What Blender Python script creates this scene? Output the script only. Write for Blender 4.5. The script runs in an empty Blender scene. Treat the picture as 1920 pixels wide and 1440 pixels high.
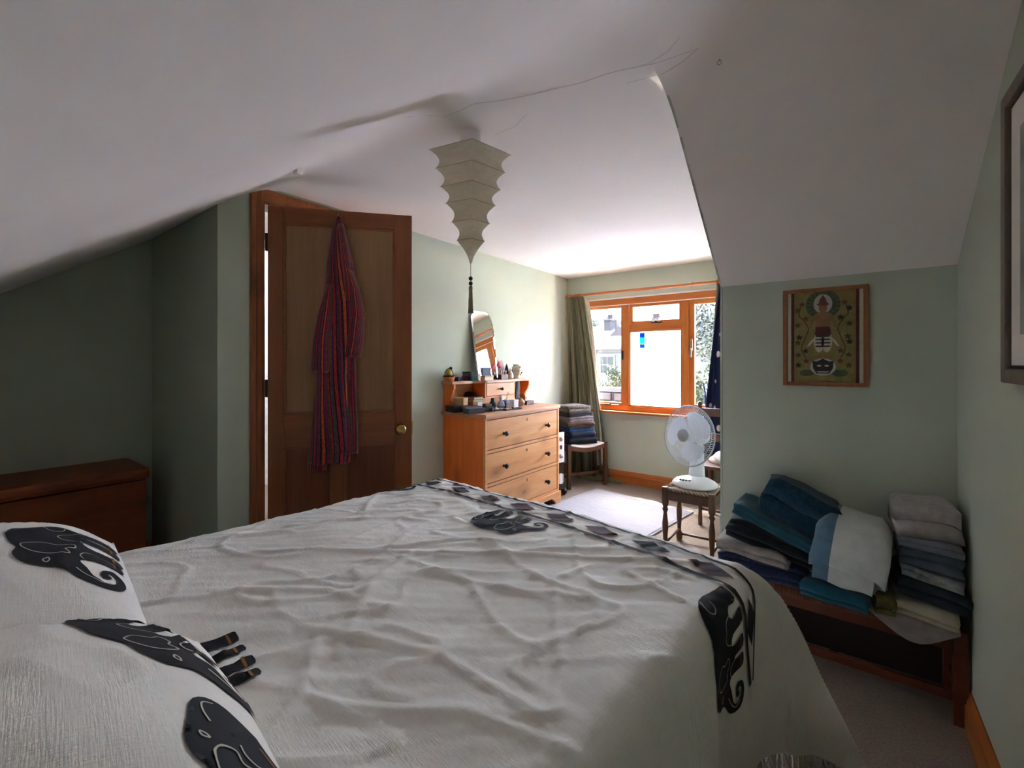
import bpy, bmesh, math, random
from mathutils import Vector, Matrix, noise
R = math.radians
random.seed(4)
scene = bpy.context.scene
C = scene.collection

# ------------------------------------------------------------------ camera
FPX = 830.0                       # focal length in pixels of the 1920 px frame
HC = 1.19
cam_d = bpy.data.cameras.new('camera')
cam_d.sensor_width = 36.0
cam_d.lens = 36.0 * FPX / 1920.0
cam_d.shift_y = -40.0 / 1920.0
cam_d.clip_start = 0.02
cam_d.clip_end = 400
cam = bpy.data.objects.new('camera', cam_d)
cam.location = (0, 0, HC)
TH = math.atan2(620.0, 830.0)
cam.rotation_euler = (R(90), 0, TH)
C.objects.link(cam)
scene.camera = cam

# ------------------------------------------------------------------ sky, sun, exposure
SUN_DIR = Vector((0.55, -0.45, -1.0)).normalized()      # the way the light travels
world = bpy.data.worlds.new('world')
scene.world = world
world.use_nodes = True
wn = world.node_tree
wn.nodes.clear()
sky = wn.nodes.new('ShaderNodeTexSky')
sky.sky_type = 'NISHITA'
sky.sun_disc = False
sky.sun_elevation = R(58)
sky.sun_rotation = R(-56)
sky.air_density = 1.0
sky.dust_density = 5.0
sky.ozone_density = 1.0
bg = wn.nodes.new('ShaderNodeBackground')
bg.inputs['Strength'].default_value = 1.0
wo = wn.nodes.new('ShaderNodeOutputWorld')
wn.links.new(sky.outputs[0], bg.inputs[0])
wn.links.new(bg.outputs[0], wo.inputs[0])
sun_d = bpy.data.lights.new('sun', 'SUN')
sun_d.energy = 8.0
sun_d.angle = R(0.6)
sun_d.color = (1.0, 0.96, 0.90)
sun = bpy.data.objects.new('sun', sun_d)
sun.rotation_euler = SUN_DIR.to_track_quat('-Z', 'Y').to_euler()
sun.location = (-4, 9, 12)
C.objects.link(sun)
# light portal in the window opening: emits nothing, only guides the sampling of the sky
por_d = bpy.data.lights.new('window_portal', 'AREA')
por_d.shape = 'RECTANGLE'
por_d.size = 1.6
por_d.size_y = 1.2
por_d.cycles.is_portal = True
por = bpy.data.objects.new('window_portal', por_d)
por.location = (-1.42, 4.42, 1.27)
por.rotation_euler = Vector((0, -1, 0)).to_track_quat('-Z', 'Z').to_euler()
C.objects.link(por)

vs = scene.view_settings
vs.view_transform = 'Standard'
vs.look = 'None'
vs.exposure = 3.6
vs.gamma = 1.0
vs.use_curve_mapping = False
scene.cycles.max_bounces = 12
scene.cycles.diffuse_bounces = 8
scene.cycles.glossy_bounces = 4
scene.cycles.transparent_max_bounces = 16
scene.cycles.transmission_bounces = 6
scene.cycles.sample_clamp_indirect = 12.0
scene.cycles.caustics_reflective = False
scene.cycles.caustics_refractive = False
scene.cycles.use_denoising = True

# ------------------------------------------------------------------ colours and materials
def lin(h):
    h = h.lstrip('#')
    v = [int(h[i:i + 2], 16) / 255 for i in (0, 2, 4)]
    return tuple(c / 12.92 if c <= .04045 else ((c + .055) / 1.055) ** 2.4 for c in v)

MATS = {}
class NB:
    """small node-graph helper"""
    def __init__(self, name):
        self.m = bpy.data.materials.new(name)
        self.m.use_nodes = True
        self.t = self.m.node_tree
        self.t.nodes.clear()
        self.out = self.t.nodes.new('ShaderNodeOutputMaterial')
        MATS[name] = self.m
    def n(self, typ, **kw):
        nd = self.t.nodes.new(typ)
        for k, v in kw.items():
            if k.startswith('i_'):
                key = k[2:]
                key = int(key) if key.isdigit() else key.replace('_', ' ')
                nd.inputs[key].default_value = v
            else:
                setattr(nd, k, v)
        return nd
    def l(self, a, b):
        self.t.links.new(a, b)
    def coords(self, kind='Object', scale=(1, 1, 1), rot=(0, 0, 0)):
        tc = self.n('ShaderNodeTexCoord')
        mp = self.n('ShaderNodeMapping')
        mp.inputs['Scale'].default_value = scale
        mp.inputs['Rotation'].default_value = rot
        self.l(tc.outputs[kind], mp.inputs[0])
        return mp.outputs[0]
    def ramp(self, fac, stops):
        r = self.n('ShaderNodeValToRGB')
        e = r.color_ramp.elements
        while len(e) < len(stops):
            e.new(0.5)
        for el, (p, c) in zip(e, stops):
            el.position = p
            el.color = (*c, 1) if len(c) == 3 else c
        self.l(fac, r.inputs[0])
        return r.outputs[0]
    def mix(self, fac, a, b, mode='MIX'):
        m = self.n('ShaderNodeMix', data_type='RGBA', blend_type=mode)
        for sock, val in ((m.inputs[0], fac), (m.inputs[6], a), (m.inputs[7], b)):
            if hasattr(val, 'is_output') or isinstance(val, bpy.types.NodeSocket):
                self.l(val, sock)
            elif isinstance(val, (int, float)):
                sock.default_value = val
            else:
                sock.default_value = (*val, 1)
        return m.outputs[2]
    def noise(self, vec, scale, detail=4, rough=.55):
        nd = self.n('ShaderNodeTexNoise')
        nd.inputs['Scale'].default_value = scale
        nd.inputs['Detail'].default_value = detail
        nd.inputs['Roughness'].default_value = rough
        self.l(vec, nd.inputs['Vector'])
        return nd.outputs[0]
    def bump(self, h, strength=.3, dist=.002):
        b = self.n('ShaderNodeBump')
        b.inputs['Strength'].default_value = strength
        b.inputs['Distance'].default_value = dist
        self.l(h, b.inputs['Height'])
        return b.outputs[0]
    def principled(self, color, rough=.6, normal=None, metallic=0, spec=.5, **kw):
        p = self.n('ShaderNodeBsdfPrincipled')
        if isinstance(color, bpy.types.NodeSocket):
            self.l(color, p.inputs['Base Color'])
        else:
            p.inputs['Base Color'].default_value = (*color, 1)
        if isinstance(rough, bpy.types.NodeSocket):
            self.l(rough, p.inputs['Roughness'])
        else:
            p.inputs['Roughness'].default_value = rough
        p.inputs['Metallic'].default_value = metallic
        p.inputs['Specular IOR Level'].default_value = spec
        for k, v in kw.items():
            p.inputs[k.replace('_', ' ')].default_value = v
        if normal is not None:
            self.l(normal, p.inputs['Normal'])
        return p.outputs[0]
    def done(self, shader):
        self.l(shader, self.out.inputs[0])
        return self.m

def plain(name, col, rough=.6, var=.12, scale=14, bump=.15, bscale=60, metallic=0, spec=.4, stretch=(1, 1, 1)):
    """a colour with slight procedural variation and relief"""
    if name in MATS:
        return MATS[name]
    b = NB(name)
    c = lin(col) if isinstance(col, str) else col
    v = b.coords(scale=stretch)
    n1 = b.noise(v, scale)
    lo = tuple(k * (1 - var) for k in c)
    hi = tuple(min(1, k * (1 + var)) for k in c)
    col_ = b.ramp(n1, [(.3, lo), (.7, hi)])
    nm = b.bump(b.noise(v, bscale, 3), bump, .002) if bump else None
    return b.done(b.principled(col_, rough, nm, metallic, spec))

def wood(name, dark, mid, light, axis='X', rough=.45, scale=1.0, knots=True, spec=.4):
    if name in MATS:
        return MATS[name]
    b = NB(name)
    st = {'X': (.35, 6, 6), 'Y': (6, .35, 6), 'Z': (6, 6, .35)}[axis]
    v = b.coords(scale=tuple(s * scale for s in st))
    g = b.noise(v, 3.2, 6, .6)
    fine = b.noise(v, 22, 3, .6)
    col = b.ramp(g, [(.25, lin(dark)), (.5, lin(mid)), (.75, lin(light))])
    col = b.mix(.25, col, b.ramp(fine, [(.3, lin(dark)), (.7, lin(light))]))
    if knots:
        kst = {'X': (.55, 1, 1), 'Y': (1, .55, 1), 'Z': (1, 1, .55)}[axis]
        kv = b.coords(scale=kst)
        vo = b.n('ShaderNodeTexVoronoi')
        vo.inputs['Scale'].default_value = 4.2
        b.l(kv, vo.inputs['Vector'])
        kf = b.ramp(vo.outputs['Distance'], [(.05, (.9, .9, .9)), (.10, (.45, .45, .45)), (.26, (0, 0, 0))])
        kd = tuple(c * .45 for c in lin(dark))
        col = b.mix(kf, col, kd)
    nm = b.bump(g, .12, .002)
    return b.done(b.principled(col, rough, nm, 0, spec))

def fabric(name, c1, c2=None, rough=.95, scale=30, weave=260, bump=.35, dist=.0015):
    if name in MATS:
        return MATS[name]
    b = NB(name)
    c2 = c2 or c1
    v = b.coords()
    n1 = b.noise(v, scale, 5)
    col = b.ramp(n1, [(.32, lin(c1)), (.68, lin(c2))])
    w = b.noise(v, weave, 2)
    big = b.noise(v, scale * .7, 4)
    h = b.n('ShaderNodeMath', operation='ADD')
    b.l(w, h.inputs[0])
    b.l(big, h.inputs[1])
    return b.done(b.principled(col, rough, b.bump(h.outputs[0], bump, dist), 0, .15, Sheen_Weight=.15))

def metal(name, col, rough=.3):
    return plain(name, col, rough, .06, 20, .05, 120, metallic=1)

# walls, ceiling, floor
def paint(name, c1, c2, bump=.12, scale=2.2):
    b = NB(name)
    v = b.coords()
    n1 = b.noise(v, scale, 4)
    col = b.ramp(n1, [(.3, lin(c1)), (.7, lin(c2))])
    h = b.noise(v, 9, 5, .6)
    h2 = b.noise(v, 260, 2)
    a = b.n('ShaderNodeMath', operation='MULTIPLY_ADD')
    b.l(h2, a.inputs[0]); a.inputs[1].default_value = .12; b.l(h, a.inputs[2])
    return b.done(b.principled(col, .8, b.bump(a.outputs[0], bump, .01), 0, .25))
paint('wall_green', '#b9c1b0', '#c0c8b7')
paint('ceiling_white', '#efe8e5', '#f4eeeb', .18, 1.3)
def carpet_mat():
    b = NB('carpet')
    v = b.coords()
    n1 = b.noise(v, 120, 3, .7)
    n2 = b.noise(v, 6, 4)
    c = b.ramp(n1, [(.25, lin('#75695f')), (.5, lin('#94867a')), (.78, lin('#ad9f93'))])
    c = b.mix(.25, c, b.ramp(n2, [(.3, lin('#85786c')), (.7, lin('#9d9084'))]))
    b.done(b.principled(c, 1.0, b.bump(n1, .8, .006), 0, .1))
carpet_mat()
wood('pine', '#bd7c48', '#d69a64', '#e2ab78', 'Y')
wood('pine_side', '#cf6624', '#e47d34', '#ee9248', 'Z')  # side colour lightened to offset the shade that face stands in
wood('pine_top', '#b5805a', '#c99570', '#d8a884', 'Y', knots=False)
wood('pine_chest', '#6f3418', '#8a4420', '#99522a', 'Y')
wood('window_wood', '#a95a26', '#c0702f', '#cf8440', 'Z', .35, knots=False)
wood('window_wood_h', '#a95a26', '#c0702f', '#cf8440', 'X', .35, knots=False)
wood('skirting_wood', '#96501f', '#b4682e', '#c57c3d', 'X', .4, knots=False)
wood('skirting_wood_y', '#96501f', '#b4682e', '#c57c3d', 'Y', .4, knots=False)
wood('door_frame_wood', '#7d4526', '#96562f', '#a8683d', 'Z', .4)
wood('door_stile', '#7a4526', '#8f542d', '#9c6138', 'Z', .42, knots=False)
wood('door_rail', '#7a4526', '#8f542d', '#9c6138', 'X', .42, knots=False)
wood('door_panel', '#87603c', '#97704a', '#a57f58', 'Z', .5, .7, knots=False)
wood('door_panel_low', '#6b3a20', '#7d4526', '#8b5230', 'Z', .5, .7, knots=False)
wood('dark_oak', '#442a1d', '#5a3a29', '#6c4935', 'Z', .4, knots=False)
wood('stool_oak', '#3f2616', '#53341f', '#66432a', 'Z', .35, knots=False)
wood('bench_wood', '#4b2316', '#632f1d', '#743a25', 'X', .4, knots=False)
wood('picture_wood', '#7c4a2a', '#96603a', '#a9714a', 'Z', .4, knots=False)
wood('grey_frame_wood', '#5e5146', '#74665a', '#85776a', 'Z', .5, knots=False)
metal('brass', '#b99a5a', .25)
metal('dark_metal', '#3a3530', .35)
metal('chrome', '#c8c8c8', .15)
plain('white_plastic', '#e6e8ea', .35, .03, 10, 0)
plain('black_plastic', '#17171a', .4, .1, 10, 0)
plain('dark_wood_knob', '#2b1b12', .3, .2, 30, .05)

def glass_mat(name, tint, haze=0.0, haze_col=(.8, .86, 1)):
    b = NB(name)
    tr = b.n('ShaderNodeBsdfTransparent')
    tr.inputs[0].default_value = (*tint, 1)
    gl = b.n('ShaderNodeBsdfGlossy')
    gl.inputs['Roughness'].default_value = .02
    lw = b.n('ShaderNodeLayerWeight')          # Schlick reflectance of a thin sheet
    pw_ = b.n('ShaderNodeMath', operation='POWER'); b.l(lw.outputs['Facing'], pw_.inputs[0]); pw_.inputs[1].default_value = 5.0
    fr = b.n('ShaderNodeMath', operation='MULTIPLY_ADD'); b.l(pw_.outputs[0], fr.inputs[0]); fr.inputs[1].default_value = .9; fr.inputs[2].default_value = .035
    ms = b.n('ShaderNodeMixShader')
    b.l(fr.outputs[0], ms.inputs[0])
    b.l(tr.outputs[0], ms.inputs[1])
    b.l(gl.outputs[0], ms.inputs[2])
    res = ms.outputs[0]
    if haze:
        v = b.coords(scale=(1, 1, .55))
        n1 = b.noise(v, 3.2, 6, .65)
        n2 = b.noise(b.coords(scale=(5, 5, .5)), 5, 4, .6)
        mm = b.n('ShaderNodeMath', operation='MULTIPLY_ADD')
        b.l(n2, mm.inputs[0]); mm.inputs[1].default_value = .45; b.l(n1, mm.inputs[2])
        f = b.ramp(mm.outputs[0], [(.42, (haze * .35,) * 3), (.62, (haze,) * 3), (.95, (min(1, haze * 1.7),) * 3)])
        df = b.n('ShaderNodeBsdfTranslucent')
        df.inputs[0].default_value = (*haze_col, 1)
        m2 = b.n('ShaderNodeMixShader')
        b.l(f, m2.inputs[0])
        b.l(res, m2.inputs[1])
        b.l(df.outputs[0], m2.inputs[2])
        res = m2.outputs[0]
    return b.done(res)
glass_mat('window_glass', (.93, .95, .95))
glass_mat('hazy_glass', (.93, .95, .95), .75, (.86, .90, 1.0))
glass_mat('clear_glass', (.85, .93, .93))

# ------------------------------------------------------------------ geometry helpers
def mk(name, verts, faces, mat, parent=None, smooth=False, loc=None, rot=None, recalc=True):
    me = bpy.data.meshes.new(name)
    me.from_pydata([tuple(v) for v in verts], [], faces)
    if recalc:
        bm = bmesh.new(); bm.from_mesh(me)
        bmesh.ops.recalc_face_normals(bm, faces=bm.faces)
        bm.to_mesh(me); bm.free()
    if smooth:
        for p in me.polygons:
            p.use_smooth = True
    if mat is not None:
        me.materials.append(MATS[mat] if isinstance(mat, str) else mat)
    o = bpy.data.objects.new(name, me)
    C.objects.link(o)
    if parent is not None:
        o.parent = parent
    if loc is not None:
        o.location = loc
    if rot is not None:
        o.rotation_euler = rot
    return o

class G:
    """collects shapes, then builds ONE mesh object"""
    def __init__(self):
        self.v, self.f = [], []
    def add(self, v, f, xf=None):
        k = len(self.v)
        self.v += [tuple(xf @ Vector(p)) if xf else tuple(p) for p in v]
        self.f += [tuple(i + k for i in q) for q in f]
        return self
    def box(self, lo, hi, xf=None, bev=0.0):
        return self.add(*boxvf(lo, hi, bev), xf)
    def tube(self, pts, r, n=8, xf=None, closed=False):
        return self.add(*tubevf(pts, r, n, closed), xf)
    def lathe(self, prof, n=20, xf=None):
        return self.add(*lathevf(prof, n), xf)
    def prism(self, out, z0, z1, xf=None):
        return self.add(*prismvf(out, z0, z1), xf)
    def build(self, name, mat, parent=None, smooth=False, loc=None, rot=None, recalc=True):
        return mk(name, self.v, self.f, mat, parent, smooth, loc, rot, recalc)

def boxvf(lo, hi, bev=0.0):
    x0, y0, z0 = lo; x1, y1, z1 = hi
    v = [(x0, y0, z0), (x1, y0, z0), (x1, y1, z0), (x0, y1, z0), (x0, y0, z1), (x1, y0, z1), (x1, y1, z1), (x0, y1, z1)]
    f = [(0, 3, 2, 1), (4, 5, 6, 7), (0, 1, 5, 4), (1, 2, 6, 5), (2, 3, 7, 6), (3, 0, 4, 7)]
    if not bev:
        return v, f
    bm = bmesh.new()
    bv = [bm.verts.new(p) for p in v]
    for q in f:
        bm.faces.new([bv[i] for i in q])
    bmesh.ops.bevel(bm, geom=list(bm.edges), offset=bev, segments=2, affect='EDGES', profile=.6)
    bm.verts.index_update()
    rv = [tuple(p.co) for p in bm.verts]
    rf = [tuple(p.index for p in q.verts) for q in bm.faces]
    bm.free()
    return rv, rf

def frames(pts, closed=False):
    P = [Vector(p) for p in pts]
    n = len(P)
    T = []
    for i in range(n):
        if closed:
            t = P[(i + 1) % n] - P[i - 1]
        else:
            t = P[min(i + 1, n - 1)] - P[max(i - 1, 0)]
        T.append(t.normalized() if t.length > 1e-9 else Vector((0, 0, 1)))
    ref = Vector((0, 0, 1)) if abs(T[0].z) < .9 else Vector((1, 0, 0))
    u = T[0].cross(ref).normalized()
    out = []
    for i in range(n):
        u = (u - T[i] * u.dot(T[i]))
        u = u.normalized() if u.length > 1e-6 else T[i].orthogonal().normalized()
        out.append((P[i], u, T[i].cross(u)))
    return out

def tubevf(pts, r, n=8, closed=False):
    fr = frames(pts, closed)
    v, f = [], []
    m = len(fr)
    for i, (p, a, b) in enumerate(fr):
        rr = r[i] if isinstance(r, (list, tuple)) else r
        for k in range(n):
            an = 2 * math.pi * k / n
            v.append(p + (a * math.cos(an) + b * math.sin(an)) * rr)
    for i in range(m if closed else m - 1):
        j = (i + 1) % m
        for k in range(n):
            l = (k + 1) % n
            f.append((i * n + k, i * n + l, j * n + l, j * n + k))
    if not closed:
        f.append(tuple(range(n))[::-1])
        f.append(tuple((m - 1) * n + k for k in range(n)))
    return v, f

def lathevf(prof, n=20):
    v, f = [], []
    for r, z in prof:
        for k in range(n):
            an = 2 * math.pi * k / n
            v.append((max(r, 1e-4) * math.cos(an), max(r, 1e-4) * math.sin(an), z))
    for i in range(len(prof) - 1):
        for k in range(n):
            l = (k + 1) % n
            f.append((i * n + k, i * n + l, (i + 1) * n + l, (i + 1) * n + k))
    f.append(tuple(range(n))[::-1])
    f.append(tuple((len(prof) - 1) * n + k for k in range(n)))
    return v, f

def prismvf(out, z0, z1):
    n = len(out)
    v = [(x, y, z0) for x, y in out] + [(x, y, z1) for x, y in out]
    f = [tuple(range(n))[::-1], tuple(range(n, 2 * n))]
    for i in range(n):
        j = (i + 1) % n
        f.append((i, j, n + j, n + i))
    return v, f

def loftvf(rings, close_ring=True, caps=True):
    n = len(rings[0])
    v = [p for r in rings for p in r]
    f = []
    for i in range(len(rings) - 1):
        for k in range(n if close_ring else n - 1):
            l = (k + 1) % n
            f.append((i * n + k, i * n + l, (i + 1) * n + l, (i + 1) * n + k))
    if caps and close_ring:
        f.append(tuple(range(n))[::-1])
        f.append(tuple((len(rings) - 1) * n + k for k in range(n)))
    return v, f

def grid_faces(nu, nv):
    return [(i * nv + j, (i + 1) * nv + j, (i + 1) * nv + j + 1, i * nv + j + 1) for i in range(nu - 1) for j in range(nv - 1)]

def thing(name, label, cat, loc=(0, 0, 0), rz=0.0, group=None):
    o = bpy.data.objects.new(name, None)
    o.empty_display_size = .05
    C.objects.link(o)
    o.location = loc
    o.rotation_euler = (0, 0, rz)
    return tag(o, label, cat, group)
def tag(o, label=None, cat=None, group=None, kind=None):
    if label: o['label'] = label
    if cat: o['category'] = cat
    if group: o['group'] = group
    if kind: o['kind'] = kind
    return o
def struct(o, label=None):
    o['kind'] = 'structure'
    if label: o['label'] = label
    return o
def box(name, lo, hi, mat, parent=None, bev=0.0, loc=None, rot=None, smooth=False):
    v, f = boxvf(lo, hi, bev)
    return mk(name, v, f, mat, parent, smooth, loc, rot)
def tube(name, pts, r, mat, parent=None, n=8, closed=False, loc=None, rot=None):
    v, f = tubevf(pts, r, n, closed)
    return mk(name, v, f, mat, parent, True, loc, rot)
def lathe(name, prof, mat, parent=None, n=24, loc=None, rot=None, smooth=True):
    v, f = lathevf(prof, n)
    o = mk(name, v, f, mat, parent, smooth, loc, rot)
    return o
def sphere_prof(r, zc=0, sz=1.0, n=8):
    return [(r * math.sin(math.pi * i / n), zc - r * sz * math.cos(math.pi * i / n)) for i in range(n + 1)]
def XF(loc=(0, 0, 0), rx=0, ry=0, rz=0):
    return Matrix.Translation(loc) @ Matrix.Rotation(rz, 4, 'Z') @ Matrix.Rotation(ry, 4, 'Y') @ Matrix.Rotation(rx, 4, 'X')

# ------------------------------------------------------------------ the room
XL, YW, ZC = -2.366, 4.174, 2.09         # door wall, window wall, flat ceiling
XR, YK, XCH = 0.335, 2.262, -0.463       # picture-frame wall, knee wall, dormer cheek
YA, XA = 0.843, -3.351                   # alcove return, alcove wall
YB = -0.80                               # low wall behind the bed head
YC1, YC2, MS = 1.066, 1.46, 0.676        # where the two roof slopes meet the flat ceiling
def zback(y): return ZC - MS * (YC1 - y)
ZKN = ZC - MS * (YK - YC2) 

floor = box('floor', (-4.9, YB - .1, -.05), (XR + .1, YW + .1, 0), 'carpet')
struct(floor, 'beige carpet')

# ceiling: back roof slope, flat strip, front slope right of the dormer, all with softly rounded creases
def prof_main(y):
    t = y - YC1
    r = .10
    if t < -r: z = zback(y)
    elif t < r:
        k = (t + r) / (2 * r)
        z = (zback(YC1 - r)) * (1 - k) ** 2 + 2 * k * (1 - k) * ZC + ZC * k * k
    else: z = ZC
    return z
def prof_front(y):
    t = y - YC2
    r = .13
    if t < -r: return 0
    d = MS * t
    if t < r:
        k = (t + r) / (2 * r)
        return MS * r * k * k
    return d
def plaster(x, y):
    n = noise.noise(Vector((x * 1.1, y * 1.3, 3.1))) * .011 + noise.noise(Vector((x * 3.1, y * 2.7, 7.7))) * .0045
    n += .022 * math.exp(-((x + 1.25) / .30) ** 2 - ((y - 1.10) / .13) ** 2)       # old bulge over the lamp
    return n
nu, nvv = 74, 96
verts = []
xs = [XA - .02 + (XCH - XA + .02) * i / (nu - 1) for i in range(nu)]
ys = [YB + (YW - YB) * j / (nvv - 1) for j in range(nvv)]
for x in xs:
    for y in ys:
        fade = min(1, max(0, (x - XL) / .25 if x > XL else 0)) * min(1, (YW - y) / .2) * min(1, (XCH - x) / .1)
        verts.append((x, y, prof_main(y) + plaster(x, y) * fade))
g = G().add(verts, grid_faces(nu, nvv))
verts = []
nu2, nv2 = 30, 70
xs = [XCH + (XR + .02 - XCH) * i / (nu2 - 1) for i in range(nu2)]
ys = [YB + (YK + .02 - YB) * j / (nv2 - 1) for j in range(nv2)]
for x in xs:
    for y in ys:
        blend = min(1, max(0, (x - XCH) / .05))
        verts.append((x, y, prof_main(y) - prof_front(y)))
g.add(verts, grid_faces(nu2, nv2))
ceiling = g.build('ceiling', 'ceiling_white', smooth=True, recalc=False)
struct(ceiling, 'white plaster ceiling, flat in the middle and sloping to both sides')
# a sheet of roof above, so that no daylight passes the plaster
struct(G().box((XA - .3, YB - .3, ZC + .12), (XR + .3, YW + .02, ZC + .2))
       .build('ceiling_roof_boards', 'ceiling_white'))

# hairline cracks and a smudge in the plaster
plain('crack_grey', '#ccc4c0', .9, .1, 40, 0)
def czz(x, y):
    if x > XCH:
        return prof_main(y) - prof_front(y)
    fade = min(1, max(0, (x - XL) / .25)) * min(1, (YW - y) / .2) * min(1, (XCH - x) / .1)
    return prof_main(y) + plaster(x, y) * fade
def crack(pts, w):
    v = []
    P = []
    for i in range(len(pts) - 1):
        for k in range(8):
            t = k / 8
            P.append((pts[i][0] * (1 - t) + pts[i + 1][0] * t, pts[i][1] * (1 - t) + pts[i + 1][1] * t))
    P.append(pts[-1])
    for i, (x, y) in enumerate(P):
        x += .010 * noise.noise(Vector((x * 9, y * 9, 1)))
        y += .012 * noise.noise(Vector((x * 8, y * 8, 5)))
        ww = w * (.4 + .6 * math.sin(math.pi * min(1, (i + .5) / len(P))))
        for s in (-1, 1):
            v.append((x, y + s * ww, czz(x, y) - .0012))
    f = [(2 * i, 2 * i + 1, 2 * i + 3, 2 * i + 2) for i in range(len(P) - 1)]
    mk('crack', v, f, 'crack_grey', ceiling)
crack([(-1.20, 1.17), (-1.05, 1.16), (-.85, 1.22), (-.62, 1.27), (-.45, 1.32), (-.33, 1.33)], .0022)
crack([(-.56, 1.36), (-.47, 1.38), (-.38, 1.36), (-.33, 1.33)], .0018)
crack([(-.52, 1.30), (-.46, 1.31), (-.40, 1.29), (-.36, 1.25)], .0015)
crack([(-1.10, 1.36), (-.98, 1.35), (-.90, 1.30)], .0014)
crack([(-1.30, 1.08), (-1.22, 1.14), (-1.18, 1.17)], .0016)

# walls (boxes with their inner face on the room side)
WT = .12
struct(G().box((XL - WT, YA, 0), (XL, 1.030, ZC + .1)).box((XL - WT, 1.83, 0), (XL, YW, ZC + .1))
       .box((XL - WT, 1.030, 2.015), (XL, 1.83, ZC + .1)).build('wall_left', 'wall_green'), 'pale green wall with the doorway')
struct(box('wall_alcove_return', (XA, YA, 0), (XL - WT, YA + .08, ZC + .1), 'wall_green'), 'green return wall of the dark alcove')
struct(box('wall_alcove', (XA - .1, YB - .1, 0), (XA, YA + .08, ZC + .1), 'wall_green'), 'dark green alcove wall under the roof slope')
struct(box('wall_back', (XA, YB - .1, 0), (XR, YB, 1.2), 'wall_green'))
struct(box('wall_right', (XR, YB - .1, 0), (XR + .1, YK + .1, ZC + .1), 'wall_green'), 'pale green wall with the grey picture frame')
struct(box('wall_knee', (XCH + .01, YK, 0), (XR, YK + .1, ZKN + .01), 'wall_green'), 'green knee wall under the roof slope')
# dormer cheek: follows the slope
cy = [(YC2, ZC + .05), (YW, ZC + .05), (YW, 0), (YK, 0), (YK, ZKN)] + [(y, ZC - prof_front(y)) for y in [YK - .05 - i * (YK - .05 - YC2) / 12 for i in range(13)]]
v = [(XCH, y, z) for y, z in cy] + [(XCH + .008, y, z) for y, z in cy]
n = len(cy)
f = [tuple(range(n)), tuple(range(n, 2 * n))[::-1]] + [(i, (i + 1) % n, n + (i + 1) % n, n + i) for i in range(n)]
struct(mk('wall_cheek', v, f, 'wall_green'), 'dormer side wall')
struct(box('wall_cheek_outer', (XCH + .05, YK + .1, 0), (XCH + .15, YW, ZC + .1), 'wall_green'))
# window wall with the opening
WX0, WX1, WZ0, WZ1 = -2.20, -.66, .715, 1.825
TO = .20
struct(G().box((XL - WT, YW, 0), (WX0, YW + TO, ZC + .1)).box((WX1, YW, 0), (XCH + .15, YW + TO, ZC + .1))
       .box((WX0, YW, 0), (WX1, YW + TO, WZ0)).box((WX0, YW, WZ1), (WX1, YW + TO, ZC + .1))
       .build('wall_window', 'wall_green'), 'pale green wall around the window')
# dormer eave outside, unseen; overhang sized to trim the sun patch indoors
plain('lead_grey', '#6e7276', .6)
struct(G().box((XL - .4, YW - .05, ZC + .2), (XCH + .4, YW + TO + .31, ZC + .27)).build('roof_eave', 'lead_grey'))

# baseboards: moulded profile swept along a wall
def skirting(name, p0, p1, inward, mat, h=.12):
    prof = [(0, 0), (.018, 0), (.018, h * .66), (.013, h * .72), (.013, h * .80), (.007, h * .93), (.004, h), (0, h)]
    p0, p1, inw = Vector(p0), Vector(p1), Vector(inward)
    rings = [[tuple(p + inw * a + Vector((0, 0, b))) for a, b in prof] for p in (p0, p1)]
    v, f = loftvf(rings)
    return struct(mk(name, v, f, mat))
skirting('baseboard_window', (XL + .02, YW, 0), (XCH, YW, 0), (0, -1, 0), 'skirting_wood')
skirting('baseboard_right', (XR, YB, 0), (XR, YK - .02, 0), (-1, 0, 0), 'skirting_wood_y')
skirting('baseboard_left', (XL, 1.90, 0), (XL, YW - .02, 0), (1, 0, 0), 'skirting_wood_y')
skirting('baseboard_alcove_return', (XA + .02, YA, 0), (XL, YA, 0), (0, -1, 0), 'skirting_wood')
skirting('baseboard_alcove', (XA, YB, 0), (XA, YA - .02, 0), (1, 0, 0), 'skirting_wood_y')
skirting('baseboard_cheek', (XCH, YK + .12, 0), (XCH, YW - .02, 0), (-1, 0, 0), 'skirting_wood_y')

# landing behind the door, with a roof gap added so sky brightens it
plain('landing_white', '#eceae6', .8)
struct(box('ceiling_landing', (-4.6, YA, 2.6), (-3.7, 2.3, 2.65), 'landing_white'))
struct(box('wall_landing_end', (-4.6, YA + .02, 0), (XA - .1, YA + .09, 2.6), 'landing_white'))
struct(G().box((-4.6, YA + .10, 0), (-4.5, 2.3, 2.6)).box((-4.6, 2.2, 0), (XL - WT, 2.3, 2.6))
       .build('wall_landing', 'landing_white'), 'white landing wall behind the door')
struct(G().box((XL - WT, YA, ZC + .1), (XL - WT + .02, 2.3, 2.6)).build('wall_landing_upper', 'landing_white'))

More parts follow.
